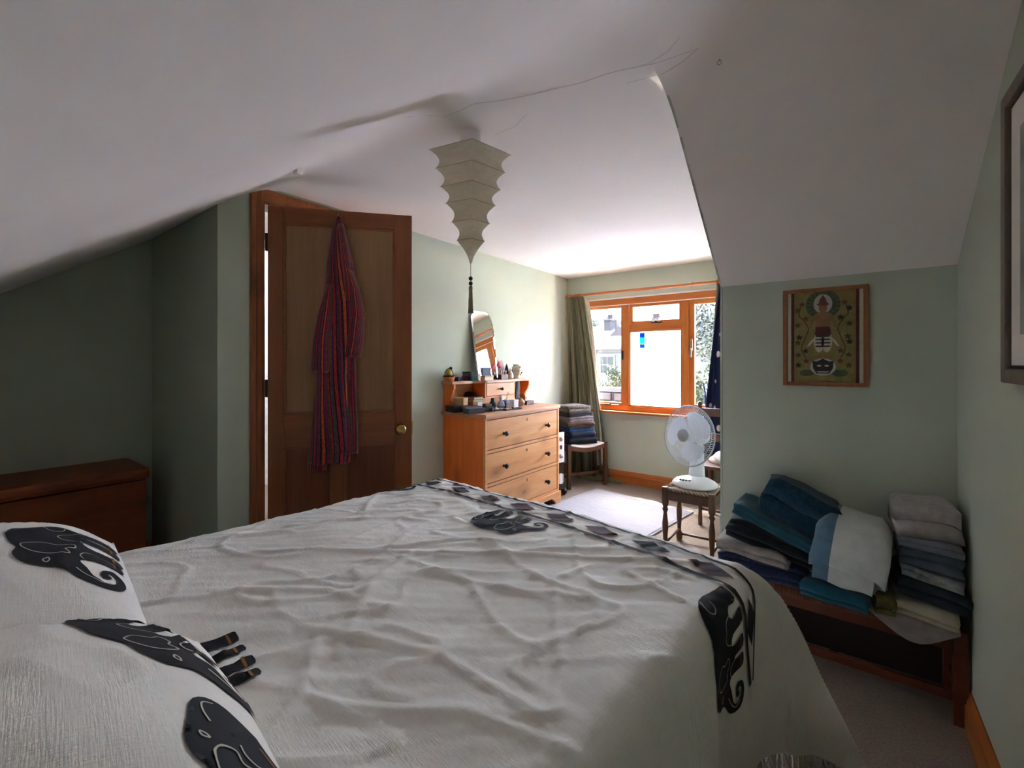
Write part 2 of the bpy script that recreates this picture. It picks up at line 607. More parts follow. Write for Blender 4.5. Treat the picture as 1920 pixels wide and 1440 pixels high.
# door frame: jambs, head, architraves
tr = struct(bpy.data.objects.new('trim_1', None), 'orange-brown wooden door surround'); C.objects.link(tr)
for nm, lo, hi in (('jamb', (XL - WT, 1.030, 0), (XL + .002, 1.056, 2.005)), ('jamb', (XL - WT, 1.804, 0), (XL + .002, 1.83, 2.005)),
                   ('head_jamb', (XL - WT, 1.030, 2.0), (XL + .002, 1.83, 2.022))):
    box(nm, lo, hi, 'door_frame_wood', tr)
def archi(p0, p1, out, nrm, name):
    prof = [(0, 0), (0, .012), (.012, .016), (.03, .012), (.04, .02), (.058, .02), (.062, .014), (.062, 0)]
    p0, p1, out, nrm = Vector(p0), Vector(p1), Vector(out), Vector(nrm)
    rings = []
    for p, mit in ((p0, 0), (p1, 1)):
        d = (p1 - p0).normalized()
        rings.append([tuple(p + out * a + nrm * b + d * (a * mit[1] if isinstance(mit, tuple) else 0)) for a, b in prof])
    v, f = loftvf(rings)
    return mk(name, v, f, 'door_frame_wood', tr)
archi((XL, 1.046, 0), (XL, 1.046, 2.075), (0, -1, 0), (1, 0, 0), 'architrave')
archi((XL, 1.814, 0), (XL, 1.814, 2.075), (0, 1, 0), (1, 0, 0), 'architrave')
archi((XL, 1.046, 2.012), (XL, 1.814, 2.012), (0, 0, 1), (1, 0, 0), 'architrave_head')

# ------------------------------------------------------------------ the door, standing ajar
DW, DH, DT = .722, 1.985, .036
dang = math.atan2(1.6 - 1.062, -1.892 + 2.352)
door = bpy.data.objects.new('door_1', None); C.objects.link(door)
door.location = (-2.357, 1.063, .008)
door.rotation_euler = (0, 0, dang)
struct(door, 'brown wooden panelled door standing ajar')
# local x along the leaf from the hinge, local -y faces the room corner with the camera
x0 = .003
for lo, hi, mt, nm in (((x0, 0, 0), (.075, DT, DH), 'door_stile', 'stile'), ((.632, 0, 0), (DW, DT, DH), 'door_stile', 'stile'),
                       ((.075, 0, 1.905), (.632, DT, DH), 'door_rail', 'top_rail'), ((.075, 0, .745), (.632, DT, .912), 'door_rail', 'lock_rail'),
                       ((.075, 0, 0), (.632, DT, .20), 'door_rail', 'bottom_rail'), ((.312, 0, .20), (.374, DT, .745), 'door_stile', 'muntin')):
    box(nm, lo, hi, mt, door, .0015)
for (a, b, z0, z1), mt in (((.075, .632, .912, 1.905), 'door_panel'), ((.075, .312, .20, .745), 'door_panel_low'), ((.374, .632, .20, .745), 'door_panel_low')):
    pn = box('door_panel', (a, .012, z0), (b, DT - .012, z1), mt, door)
    gg = G()
    for s in (0,):
        for lo, hi in (((a, .004, z0), (a + .012, .012, z1)), ((b - .012, .004, z0), (b, .012, z1)), ((a, .004, z0), (b, .012, z0 + .012)), ((a, .004, z1 - .012), (b, .012, z1))):
            gg.box(lo, hi, None, .002)
    gg.build('panel_moulding', 'door_rail', pn)
kn = lathe('knob', [(.026, 0), (.026, .004), (.012, .008), (.009, .03), (.014, .038), (.026, .046), (.029, .056), (.025, .066), (.012, .071), (0, .072)], 'brass', door, 28, (.664, 0, .826), (R(90), 0, 0))
tag(kn, 'round brass door knob')
k2 = lathe('knob', [(.026, 0), (.026, .004), (.012, .008), (.009, .03), (.014, .038), (.026, .046), (.029, .056), (.025, .066), (.012, .071), (0, .072)], 'brass', door, 20, (.664, DT, .826), (R(-90), 0, 0))
box('latch', (DW - .001, .010, .79), (DW + .004, .026, .86), 'brass', door)
for hz in (.22, 1.05, 1.80):
    h = box('hinge', (-.010, .002, hz - .045), (.008, .022, hz + .045), 'dark_metal', door)
G().tube([(.350, 0, 1.945), (.350, -.03, 1.945), (.350, -.045, 1.93), (.350, -.05, 1.955)], .004).build('coat_hook', 'brass', door, True)

# ------------------------------------------------------------------ the window
WY = YW - .012                            # front of the frame
win = bpy.data.objects.new('window_1', None); C.objects.link(win)
struct(win, 'orange-brown wooden casement window')
fd = .075
def wbox(nm, x0, x1, z0, z1, y0=0, y1=fd, horiz=False, par=win, bev=.004):
    return box(nm, (x0, WY + y0, z0), (x1, WY + y1, z1), 'window_wood_h' if horiz else 'window_wood', par, bev)
wbox('frame_head', WX0, WX1, 1.765, WZ1, horiz=True)
wbox('frame_sill', WX0, WX1, WZ0, .765, horiz=True)
wbox('frame_jamb', WX0, WX0 + .055, .765, 1.765)
wbox('frame_jamb', WX1 - .055, WX1, .765, 1.765)
wbox('mullion', -1.738, -1.676, .765, 1.765)
wbox('mullion', -1.176, -1.116, .765, 1.765)
wbox('transom', -1.676, -1.176, 1.500, 1.565, horiz=True)
def sash(nm, x0, x1, z0, z1, w, mat, y0=.012):
    s = bpy.data.objects.new(nm, None); C.objects.link(s); s.parent = win
    for a, b, c, d, h in ((x0, x0 + w, z0, z1, 0), (x1 - w, x1, z0, z1, 0), (x0 + w, x1 - w, z0, z0 + w, 1), (x0 + w, x1 - w, z1 - w, z1, 1)):
        wbox('sash_rail' if h else 'sash_stile', a, b, c, d, y0, y0 + .045, bool(h), s, .003)
    box('pane', (x0 + w - .004, WY + y0 + .02, z0 + w - .004), (x1 - w + .004, WY + y0 + .024, z1 - w + .004), mat, s)
    return s
s_left = sash('casement', WX0 + .055, -1.738, .765, 1.765, .028, 'window_glass')
s_top = sash('top_light', -1.676, -1.176, 1.565, 1.765, .030, 'window_glass', .02)
s_right = sash('casement', -1.116, WX1 - .055, .765, 1.765, .048, 'window_glass')
pc = box('pane', (-1.680, WY + .032, .76), (-1.172, WY + .036, 1.505), 'hazy_glass', win)
tag(pc, 'misted glass pane')
# glazing beads round the fixed pane
gb = G()
for lo, hi in (((-1.676, 0, .765), (-1.664, .03, 1.50)), ((-1.188, 0, .765), (-1.176, .03, 1.50)), ((-1.676, 0, .765), (-1.176, .03, .777)), ((-1.676, 0, 1.488), (-1.176, .03, 1.50))):
    gb.box((lo[0], WY + lo[1] + .006, lo[2]), (hi[0], WY + hi[1], hi[2]))
gb.build('glazing_bead', 'window_wood', win)
# handles and stays
hd = G().box((-1.098, WY - .004, 1.30), (-1.082, WY + .012, 1.40), None, .003).box((-1.096, WY - .030, 1.30), (-1.084, WY - .004, 1.318), None, .003).box((-1.097, WY - .034, 1.235), (-1.083, WY - .022, 1.318), None, .004)
tag(hd.build('handle', 'chrome', win), 'silver window handle')
G().box((-1.46, WY - .006, 1.568), (-1.36, WY + .012, 1.580), None, .003).box((-1.42, WY - .02, 1.576), (-1.40, WY, 1.590), None, .003).build('stay', 'dark_metal', win)
G().box((-2.06, WY - .010, .768), (-1.88, WY + .008, .778), None, .003).box((-1.86, WY - .012, .766), (-1.78, WY + .008, .774), None, .003).build('stay', 'brass', win)
G().box((-1.752, WY - .006, 1.22), (-1.740, WY + .012, 1.31), None, .003).build('stay', 'dark_metal', win)
# inner sill board and the white top bead
box('sill_board', (WX0 - .06, YW - .075, .690), (WX1 + .06, YW + .02, .713), 'window_wood_h', win, .006)
box('top_bead', (WX0 - .02, YW - .014, WZ1), (WX1 + .02, YW, WZ1 + .014), 'white_plastic', win)
# stone sill outside
plain('stone_sill', '#b9b4ab', .8)
box('outer_sill', (WX0, YW + .06, .66), (WX1, YW + TO + .05, .712), 'stone_sill', win)

# striped sticker on the pane: printed film that lets the daylight through
def film(nm, col):
    b = NB(nm)
    t = b.n('ShaderNodeBsdfTranslucent'); t.inputs[0].default_value = (*lin(col), 1)
    q = b.principled(lin(col), .4)
    m = b.n('ShaderNodeMixShader'); m.inputs[0].default_value = .6
    b.l(q, m.inputs[1]); b.l(t.outputs[0], m.inputs[2]); b.done(m.outputs[0])
film('sticker_blue', '#0e5fae'); film('sticker_cyan', '#1798cc'); film('sticker_yellow', '#9aa31a'); film('sticker_navy', '#0a3a80')
st = thing('window_sticker', 'small blue and cyan striped sticker on the misted window pane', 'sticker', (-1.556, WY + .031, 1.33))
for nm, z0, z1, mt in (('label_band', .105, .150, 'sticker_blue'), ('label_band', .065, .105, 'sticker_cyan'), ('label_band', .045, .065, 'sticker_cyan'), ('label_band', .036, .045, 'sticker_yellow'), ('label_band', 0, .036, 'sticker_blue')):
    box(nm, (-.026, -.0015, z0), (.026, 0, z1), mt, st)
gq = G()
for i, (a, b, c, d) in enumerate(((-.018, -.015, .112, .138), (-.018, -.008, .112, .116), (-.004, -.001, .112, .138), (-.004, .006, .135, .138), (-.004, .006, .112, .115), (.003, .006, .112, .138), (.010, .013, .112, .138), (.010, .019, .135, .138), (.010, .019, .124, .127), (.010, .019, .112, .115))):
    gq.box((a, -.0022, c), (b, -.0015, d))
gq.build('lettering', 'sticker_navy', st)
# net-curtain wire stretched across the window
wire = tube('curtain_wire', [(-2.20, WY - .025, 1.762), (-1.4, WY - .025, 1.757), (-.66, WY - .025, 1.762)], .003, 'white_plastic')
tag(wire, 'thin white curtain wire stretched across the top of the window', 'wire')

# ------------------------------------------------------------------ the bed
BW, BL, BH = 1.52, 2.0, .60
BROT = R(-6.4)
BORG = Vector((-1.70, 1.650, 0))            # foot corner by the door
bed = thing('bed', 'double bed with its mattress and base under the cream elephant cover', 'bed', BORG, BROT)
fabric('mattress_cloth', '#cfc9be', '#dad5ca')
plain('divan_cloth', '#8a7f74', .95)
box('mattress', (.012, -BL, .32), (BW - .012, -.012, BH - .018), 'mattress_cloth', bed, .05)
dv = box('bed_base', (.03, -BL, .06), (BW - .03, -.03, .32), 'divan_cloth', bed, .01)
for x in (.10, BW - .10):
    for y in (-.12, -BL + .12):
        lathe('foot', [(.02, 0), (.025, .03), (.025, .06)], 'dark_oak', bed, 12, (x, y, 0))
def w2b(x, y):
    p = Matrix.Rotation(-BROT, 3, 'Z') @ (Vector((x, y, 0)) - BORG)
    return p.x, p.y
RB = .065
def edge(t):
    """arc length t past the start of the rounded edge -> (sideways, down)"""
    if t <= 0: return t, 0.0
    if t < RB * math.pi / 2:
        return RB * math.sin(t / RB), RB * (1 - math.cos(t / RB))
    return RB, RB + t - RB * math.pi / 2
CREASES = [  # ridges in the cloth: (x0,y0,x1,y1,height,width) in bed coordinates
]
def _cr(pts, h, w):
    for (u0, u1) in zip(pts[:-1], pts[1:]):
        a = w2b(*u0); b = w2b(*u1)
        CREASES.append((a[0], a[1], b[0], b[1], h, w))
_cr([(-1.45, .62), (-1.12, .86), (-.95, .97), (-.60, 1.20), (-.35, 1.36)], .006, .010)
_cr([(-1.18, .82), (-1.02, 1.05), (-.88, 1.12)], .006, .009)
_cr([(-1.12, .86), (-.86, .86), (-.60, .93)], .004, .008)
_cr([(-1.05, .92), (-1.00, .72), (-.80, .50)], .005, .010)
_cr([(-1.60, .80), (-1.38, 1.05), (-1.22, 1.12)], .006, .014)
_cr([(-1.72, .55), (-1.50, .85), (-1.45, 1.10)], .007, .02)
_cr([(-.52, .86), (-.42, .72), (-.36, .55)], .005, .010)
_cr([(-.52, .86), (-.62, 1.02), (-.58, 1.15)], .005, .009)
_cr([(-.95, .50), (-.66, .62), (-.40, .62)], .005, .010)
_cr([(-.70, .42), (-.50, .55), (-.30, .60)], .006, .012)
_cr([(-.60, .34), (-.42, .46), (-.26, .48)], .005, .012)
_cr([(-1.25, .45), (-1.05, .62), (-.85, .66)], .005, .014)
_cr([(-1.50, 1.30), (-1.30, 1.36), (-1.15, 1.30)], .006, .03)
_cr([(-1.30, 1.15), (-1.22, 1.40)], .007, .02)
_cr([(-1.45, 1.15), (-1.42, 1.45)], .008, .03)
_cr([(-.62, 1.25), (-.55, 1.45)], .004, .012)
_cr([(-.50, 1.18), (-.44, 1.42)], .004, .010)
def crease(x, y):
    z = 0
    for (ax, ay, bx, by, h, w) in CREASES:
        if min(ax, bx) - .1 > x or max(ax, bx) + .1 < x or min(ay, by) - .1 > y or max(ay, by) + .1 < y:
            continue
        dx, dy = bx - ax, by - ay
        L2 = dx * dx + dy * dy
        t = max(0, min(1, ((x - ax) * dx + (y - ay) * dy) / L2))
        d2 = (x - ax - t * dx) ** 2 + (y - ay - t * dy) ** 2
        z = max(z, h * math.exp(-d2 / (w * w)))
    return z
def cover(a, b):
    """point of the bedspread for cloth coordinates a (across) and b (towards the foot), bed frame"""
    if a > BW / 2:
        sx, dx = edge(a - (BW - RB)); x = BW - RB + sx if a > BW - RB else a; sgx = 1
    else:
        sx, dx = edge(RB - a); x = RB - sx if a < RB else a; sgx = -1
    sy, dy = edge(b + RB)
    y = -RB + sy if b > -RB else b
    if dx > 0 and dy > 0:
        drop = (dx ** 3 + dy ** 3) ** (1 / 3)
        m = min(dx, dy)
        if sgx > 0:
            x += .52 * m * sgx
            y += .38 * m
        else:
            x += .12 * m * sgx
            y += .16 * m
    else:
        drop = max(dx, dy)
    z = BH - drop
    top = max(0, 1 - drop / .10)
    wob = noise.noise(Vector((a * 2.6, b * 2.2, .4))) * .007 + noise.noise(Vector((a * 6.5, b * 5.5, 4.4))) * .0042 + noise.noise(Vector((a * 15, b * 12, 8.1))) * .0022
    wob += .0030 * noise.noise(Vector(((a + b) * 5, (a - b) * 26, 1.7)))
    w1 = noise.noise(Vector((a * 1.7, b * 1.7, 9.0))) * .9
    r1 = 1 - abs(noise.noise(Vector((a * 3.6 + w1, b * 2.9 - w1, 2.3)))) * 2.2
    r2 = 1 - abs(noise.noise(Vector(((a * .8 + b * .6) * 3.0 + w1, (b * .8 - a * .6) * 7.5 + w1, 5.9)))) * 2.4
    wob += .0062 * max(0, r1) ** 13 + .0055 * max(0, r2) ** 12
    z += (wob + crease(a, b)) * top - .004
    # soft rise towards the middle
    z += .018 * math.sin(math.pi * min(1, max(0, a / BW))) * top
    hang = min(1, drop / .35)
    if dx > .06:
        x += sgx * hang * (.016 * math.sin(b * 11 + 1.3) + .010 * math.sin(b * 23) + .012)
    if dy > .06:
        y += hang * (.016 * math.sin(a * 12) + .010 * math.sin(a * 25 + 2))
    return Vector((x, y, max(z, .012)))
def cover_n(a, b, off):
    e = .004
    p = cover(a, b)
    n = (cover(a + e, b) - cover(a - e, b)).cross(cover(a, b + e) - cover(a, b - e))
    n = n.normalized() if n.length > 1e-12 else Vector((0, 0, 1))
    return p + n * off

def cloth_mat():
    b = NB('bedspread_cloth')
    v = b.coords()
    n0 = b.noise(b.coords(scale=(1, 1, 1)), 3.0, 4)
    col = b.ramp(n0, [(.3, lin('#dcd7cf')), (.7, lin('#e9e5de'))])
    thr = b.noise(b.coords(scale=(30, 500, 30)), 1.0, 2)
    thr2 = b.noise(b.coords(scale=(500, 30, 30)), 1.0, 2)
    med = b.noise(b.coords(scale=(1, 1.6, 1), rot=(0, 0, .5)), 15, 5, .62)
    a1 = b.n('ShaderNodeMath', operation='ADD'); b.l(thr, a1.inputs[0]); b.l(thr2, a1.inputs[1])
    a2 = b.n('ShaderNodeMath', operation='MULTIPLY_ADD'); b.l(med, a2.inputs[0]); a2.inputs[1].default_value = 4.5; b.l(a1.outputs[0], a2.inputs[2])
    col = b.mix(.16, col, b.ramp(a1.outputs[0], [(.7, lin('#c4bdb3')), (1.3, lin('#efece6'))]))
    return b.done(b.principled(col, .95, b.bump(a2.outputs[0], .34, .0022), 0, .12, Sheen_Weight=.2))
cloth_mat()
HANG = .50
spread = thing('bedspread', 'cream cotton bedspread printed with black elephants, stripes and diamonds', 'bedspread', BORG, BROT)
na, nb = 270, 240
As = [-HANG + (BW + 2 * HANG) * i / (na - 1) for i in range(na)]
Bs = [-BL + .10 + (BL - .10 + HANG) * j / (nb - 1) for j in range(nb)]
verts = [cover(a, b) for a in As for b in Bs]
cl = mk('cloth', verts, grid_faces(na, nb), 'bedspread_cloth', spread, True, recalc=False)
# fringe of knotted tassels along the hems
fabric('fringe_yarn', '#b7aca3', '#c9bfb6')
gf = G()
def tassel(p, d):
    gf.tube([p, p + d * .4, p + d], [.0035, .005, .003], 5)
    gf.tube([p + d * .3 + Vector((.004, .003, 0)), p + d * 1.15 + Vector((random.uniform(-.012, .012), random.uniform(-.012, .012), 0))], .002, 4)
    gf.tube([p + d * .3 + Vector((-.003, .003, 0)), p + d * 1.2 + Vector((random.uniform(-.014, .014), random.uniform(-.014, .014), 0))], .002, 4)
for i in range(110):
    b = -1.2 + (1.2 + HANG) * i / 109
    p = cover(BW + HANG, b)
    d = Vector((random.uniform(-.01, .02), random.uniform(-.008, .008), -min(.055, max(.012, p.z - .004))))
    tassel(p, d)
for i in range(60):
    a = BW * .6 + (BW * .4 + HANG) * i / 59
    p = cover(a, HANG)
    d = Vector((random.uniform(-.01, .01), random.uniform(0, .02), -min(.055, max(.010, p.z - .004))))
    tassel(p, d)
tag(gf.build('fringe', 'fringe_yarn', spread, True), kind='stuff')

# ---- prints: flat shapes that follow the cloth
def refine(poly, maxlen):
    bm = bmesh.new()
    vs_ = [bm.verts.new((x, y, 0)) for x, y in poly]
    bm.faces.new(vs_)
    bmesh.ops.triangulate(bm, faces=list(bm.faces), ngon_method='EAR_CLIP')
    for _ in range(7):
        es = [e for e in bm.edges if e.calc_length() > maxlen]
        if not es: break
        bmesh.ops.subdivide_edges(bm, edges=es, cuts=1)
        bmesh.ops.triangulate(bm, faces=[f for f in bm.faces if len(f.verts) > 3])
    bm.verts.index_update()
    v = [(p.co.x, p.co.y) for p in bm.verts]
    f = [tuple(q.index for q in ff.verts) for ff in bm.faces]
    bm.free()
    return v, f
def strip(pts, w, closed=False):
    """thin ribbon outline quads around a polyline -> (verts2d, faces)"""
    P = [Vector((x, y)) for x, y in pts]
    n = len(P)
    v, f = [], []
    for i in range(n):
        t = (P[(i + 1) % n] - P[i - 1]) if closed else (P[min(i + 1, n - 1)] - P[max(i - 1, 0)])
        t = t.normalized() if t.length else Vector((1, 0))
        nn = Vector((-t.y, t.x)) * w * .5
        v += [tuple(P[i] + nn), tuple(P[i] - nn)]
    for i in range(n if closed else n - 1):
        j = (i + 1) % n
        f.append((2 * i, 2 * i + 1, 2 * j + 1, 2 * j))
    return v, f
def smooth_poly(pts, k=4, closed=True):
    out = []
    n = len(pts)
    for i in range(n if closed else n - 1):
        p0, p1, p2, p3 = pts[(i - 1) % n if closed else max(i - 1, 0)], pts[i], pts[(i + 1) % n], pts[(i + 2) % n if closed else min(i + 2, n - 1)]
        for q in range(k):
            t = q / k
            out.append(tuple(.5 * (2 * p1[d] + (p2[d] - p0[d]) * t + (2 * p0[d] - 5 * p1[d] + 4 * p2[d] - p3[d]) * t * t + (3 * p1[d] - p0[d] - 3 * p2[d] + p3[d]) * t ** 3) for d in (0, 1)))
    if not closed: out.append(pts[-1])
    return out
ELE = [(.06, .04), (.10, .02), (.20, .03), (.215, .12), (.20, .22), (.245, .30), (.29, .26), (.285, .13), (.27, .04), (.31, .02), (.385, .03), (.405, .14), (.42, .27),
       (.50, .30), (.535, .22), (.51, .10), (.50, .04), (.54, .02), (.615, .03), (.63, .13), (.635, .22), (.665, .23), (.675, .12), (.67, .05), (.71, .03), (.785, .05), (.785, .18), (.79, .30),
       (.84, .33), (.92, .29), (.99, .27), (1.06, .24), (1.09, .17), (1.05, .11), (.98, .10), (.95, .14), (.98, .165), (.99, .14), (1.02, .145), (1.035, .18), (1.0, .205), (.93, .195), (.905, .14), (.93, .07), (1.0, .04), (1.09, .06),
       (1.145, .13), (1.145, .24), (1.10, .34), (1.02, .41), (.96, .48), (.94, .56), (.91, .64), (.84, .70), (.76, .72), (.68, .70), (.61, .73), (.47, .77), (.30, .76), (.16, .71), (.06, .61), (.01, .47), (.02, .30), (.05, .16)]
ELE_LINES = [([(.60, .66), (.56, .56), (.60, .47), (.58, .38), (.65, .36), (.70, .42), (.76, .40), (.78, .50), (.76, .60), (.70, .66), (.64, .68)], True),
             ([(.03, .50), (.10, .56), (.16, .50), (.13, .42), (.07, .40)], False), ([(.245, .30), (.27, .42), (.36, .46), (.44, .42), (.50, .30)], False),
             ([(.66, .24), (.68, .30), (.74, .33), (.79, .31)], False), ([(.84, .52), (.87, .55), (.90, .53), (.87, .51), (.84, .52)], False),
             ([(.95, .36), (1.04, .30), (1.10, .22), (1.08, .14)], False)]
ELE_GOLD = [[(.07, .075), (.205, .08), (.205, .10), (.065, .095)], [(.28, .08), (.395, .085), (.398, .105), (.282, .10)], [(.505, .085), (.622, .085), (.625, .105), (.508, .105)], [(.672, .09), (.786, .095), (.786, .115), (.674, .11)]]
plain('print_black', '#1b1b22', .9, .12, 30, .1, 200)
plain('print_purple', '#4a363c', .9, .15, 40, .1, 200)
plain('print_line', '#b6aca0', .9, .05, 30, 0)
plain('print_gold', '#8a5a22', .9, .05, 30, 0)
plain('print_red', '#8c2c3a', .9, .05, 30, 0)
ELE_STUB = ELE[:28] + [(.84, .36), (.90, .45)] + ELE[51:]
def elephant(parent, surf, origin, xdir, ydir, size, maxlen=.016, shape=ELE, lines=True, lift=.0042):
    """surf(a,b,off) -> point; origin is under the hind feet; xdir towards the trunk, ydir towards the back"""
    ox, oy = origin
    def m(p):
        return (ox + (xdir[0] * p[0] + ydir[0] * p[1]) * size, oy + (xdir[1] * p[0] + ydir[1] * p[1]) * size)
    poly = smooth_poly(shape, 2)
    v, f = refine([m(p) for p in poly], maxlen)
    body = mk('elephant_print', [surf(a, b, lift) for a, b in v], f, 'print_black', parent, True, recalc=False)
    if lines:
        for pts, cl_ in (ELE_LINES if shape is ELE else ELE_LINES[:4]):
            vv, ff = strip([m(p) for p in smooth_poly(pts, 4, cl_)], size * .009, cl_)
            mk('outline', [surf(a, b, lift + .0012) for a, b in vv], ff, 'print_line', body, recalc=False)
        for q in ELE_GOLD:
            mk('anklet', [surf(a, b, lift + .0012) for a, b in [m(p) for p in q]], [(0, 1, 2, 3)], 'print_gold', body, recalc=False)
    return body
def cov(a, b, off): return cover_n(a, b, off)
# stripes along the foot end
def cover_stripe(b0, b1, w):
    pts = [(-.30 + (BW + .30 + .235) * i / 130, b0 + (b1 - b0) * max(0, (i - 104) / 26) ** 2 + .006 * noise.noise(Vector((i * .08, 2, b0)))) for i in range(131)]
    v, f = strip(pts, w)
    mk('stripe_print', [cov(a, b, .0042) for a, b in v], f, 'print_black', spread, True, recalc=False)
cover_stripe(-.195, -.160, .018)
cover_stripe(-.082, -.135, .013)
# diamonds between the stripes
for k, (a, mt) in enumerate(((-.03, 'print_black'), (.115, 'print_black'), (.32, 'print_purple'), (.515, 'print_purple'), (.70, 'print_purple'), (.885, 'print_purple'), (1.06, 'print_purple'), (1.24, 'print_black'), (1.42, 'print_purple'), (1.60, 'print_black'))):
    cb = -.139
    v, f = refine([(a - .064, cb - .004), (a + .008, cb - .036), (a + .064, cb + .004), (a - .008, cb + .036)], .014)
    mk('diamond_print', [cov(p, q, .0042) for p, q in v], f, mt, spread, True, recalc=False)
# elephants walking along the border, feet towards the foot end
elephant(spread, cov, (.635, -.215), (1, 0), (0, -1), .245)
elephant(spread, cov, (1.455, -.205), (1, .02), (.02, -1), .275)
elephant(spread, cov, (-.14, -.215), (1, 0), (0, -1), .225)
# elephants by the pillows, feet towards the middle
elephant(spread, cov, (-.01, -1.13), (0, -1), (-1, 0), .25)
ex, ey = w2b(-.93, .365)
elephant(spread, cov, (ex - .125, ey + .03), (1, .0), (.0, -1), .25, .016, ELE_STUB)

# ------------------------------------------------------------------ pillows
def pillow_surf(hx, hy, T, seed):
    def s(p, q, off=0.0, side=1):
        # p,q in metres from the centre
        a, b = min(1, abs(p) / hx), min(1, abs(q) / hy)
        prof = max(0, (1 - a ** 2.1)) ** .62 * max(0, (1 - b ** 2.0)) ** .60
        w = noise.noise(Vector((p * 5 + seed, q * 5, 1))) * .012 + noise.noise(Vector((p * 13 + seed, q * 11, 2))) * .004
        rad = math.hypot(p + .05, q + .10)
        rg = 1 - abs(noise.noise(Vector((p * 4.5 + seed, q * 7, 3)))) * 2.2
        w += .008 * max(0, rg) ** 4
        w += .004 * math.sin(14 * math.atan2(q + .10, p + .05) + seed) * math.exp(-(rad / .14) ** 2) * min(1, rad / .03)
        z = (T * prof * (1 if side > 0 else .28) + w * min(1, prof * 1.6)) * side
        pin = 1 - .07 * (b ** 2) * (1 - a * a) * 0
        return Vector((p, q, z + off))
    return s
def pillow(loc, rz, hx, hy, T, seed, label, tilt=(0, 0)):
    pl = thing('pillow', label, 'pillow', loc, rz, 'elephant pillows on the bed')
    pl.rotation_euler = (tilt[0], tilt[1], rz)
    s = pillow_surf(hx, hy, T, seed)
    n = 110
    verts, faces = [], []
    for side in (1, -1):
        k = len(verts)
        for i in range(n):
            for j in range(n):
                # denser rows near the seams
                p = hx * math.sin(math.pi / 2 * (2 * i / (n - 1) - 1)); q = hy * math.sin(math.pi / 2 * (2 * j / (n - 1) - 1))
                verts.append(s(p, q, 0, side))
        fs = grid_faces(n, n)
        faces += [tuple(x + k for x in (f if side > 0 else f[::-1])) for f in fs]
    mk('cushion', verts, faces, 'bedspread_cloth', pl, True, recalc=False)
    # piped seam
    e = []
    for i in range(80):
        an = 2 * math.pi * i / 80
        c_, s_ = math.cos(an), math.sin(an)
        r_ = 1 / max(abs(c_), abs(s_))
        e.append((hx * c_ * r_ * .998, hy * s_ * r_ * .998, 0))
    tube('piping', e, .003, 'bedspread_cloth', pl, 6, True)
    def su(a, b, off):
        a = max(-hx * .999, min(hx * .999, a)); b = max(-hy * .999, min(hy * .999, b))
        e_ = .004
        n_ = (s(a + e_, b) - s(a - e_, b)).cross(s(a, b + e_) - s(a, b - e_)).normalized()
        return s(a, b) + n_ * off
    return pl, su
p1, su1 = pillow((-1.47, .04, .655), BROT, .37, .28, .175, 1.3, 'pillow with a single black elephant, lying further from the camera', (R(-5), 0))
elephant(p1, su1, (-.08, .258), (1, 0), (0, -1), .26, .009, lift=.0022)
p2, su2 = pillow((-.69, -.005, .655), BROT, .39, .30, .215, 5.1, 'pillow with two black elephants trunk to trunk, nearest the camera', (R(-5), 0))
elephant(p2, su2, (-.30, .185), (.9, .36), (.24, -.55), .285, .009, lift=.0022)
elephant(p2, su2, (.269, .345), (-.86, -.45), (.26, -.50), .24, .009, lift=.0022)

# ------------------------------------------------------------------ blanket chest in the alcove
ch = thing('blanket_chest', 'dark stained wooden blanket chest in the unlit alcove', 'chest', (-3.335, -.34, 0))
cw, cl_ = .415, 1.07
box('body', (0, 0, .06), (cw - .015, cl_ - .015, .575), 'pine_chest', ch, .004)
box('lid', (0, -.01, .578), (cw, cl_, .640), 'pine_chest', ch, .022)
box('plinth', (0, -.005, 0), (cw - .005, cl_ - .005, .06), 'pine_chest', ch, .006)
for y in (.2, .8):
    box('lid_hinge', (-.006, y, .555), (.004, y + .05, .60), 'dark_metal', ch)
box('lock_plate', (cw - .016, .50, .50), (cw - .012, .55, .56), 'dark_metal', ch)

# ------------------------------------------------------------------ pine chest of drawers
DRX, DRY = -1.952, 2.315
dr = thing('chest_of_drawers', 'orange pine chest of three drawers with a shelved gallery on top', 'chest of drawers', (-2.362, DRY, 0), R(-1.2))
dD, dW, dH = .412, .945, .835                  # depth (local x), width (local y), height
def dbox(nm, lo, hi, mt, par=dr, bev=.002):
    return box(nm, lo, hi, mt, par, bev)
dbox('side_panel', (0, 0, .10), (dD - .02, .018, dH - .028), 'pine_side')
dbox('side_panel', (0, dW - .018, .10), (dD - .02, dW, dH - .028), 'pine_side')
dbox('back_panel', (0, .018, .10), (.010, dW - .018, dH - .028), 'pine_side')
dbox('face_stile', (dD - .02, 0, .10), (dD, .022, dH - .028), 'pine')
dbox('face_stile', (dD - .02, dW - .022, .10), (dD, dW, dH - .028), 'pine')
zr = [.125, .352, .582, .795]                   # rail heights between drawers
for i, z in enumerate(zr[:-1]):
    dbox('drawer_rail', (dD - .04, .022, z - .020), (dD - .002, dW - .022, z), 'pine')
dbox('drawer_rail', (dD - .04, .022, zr[3]), (dD - .002, dW - .022, dH - .028), 'pine')
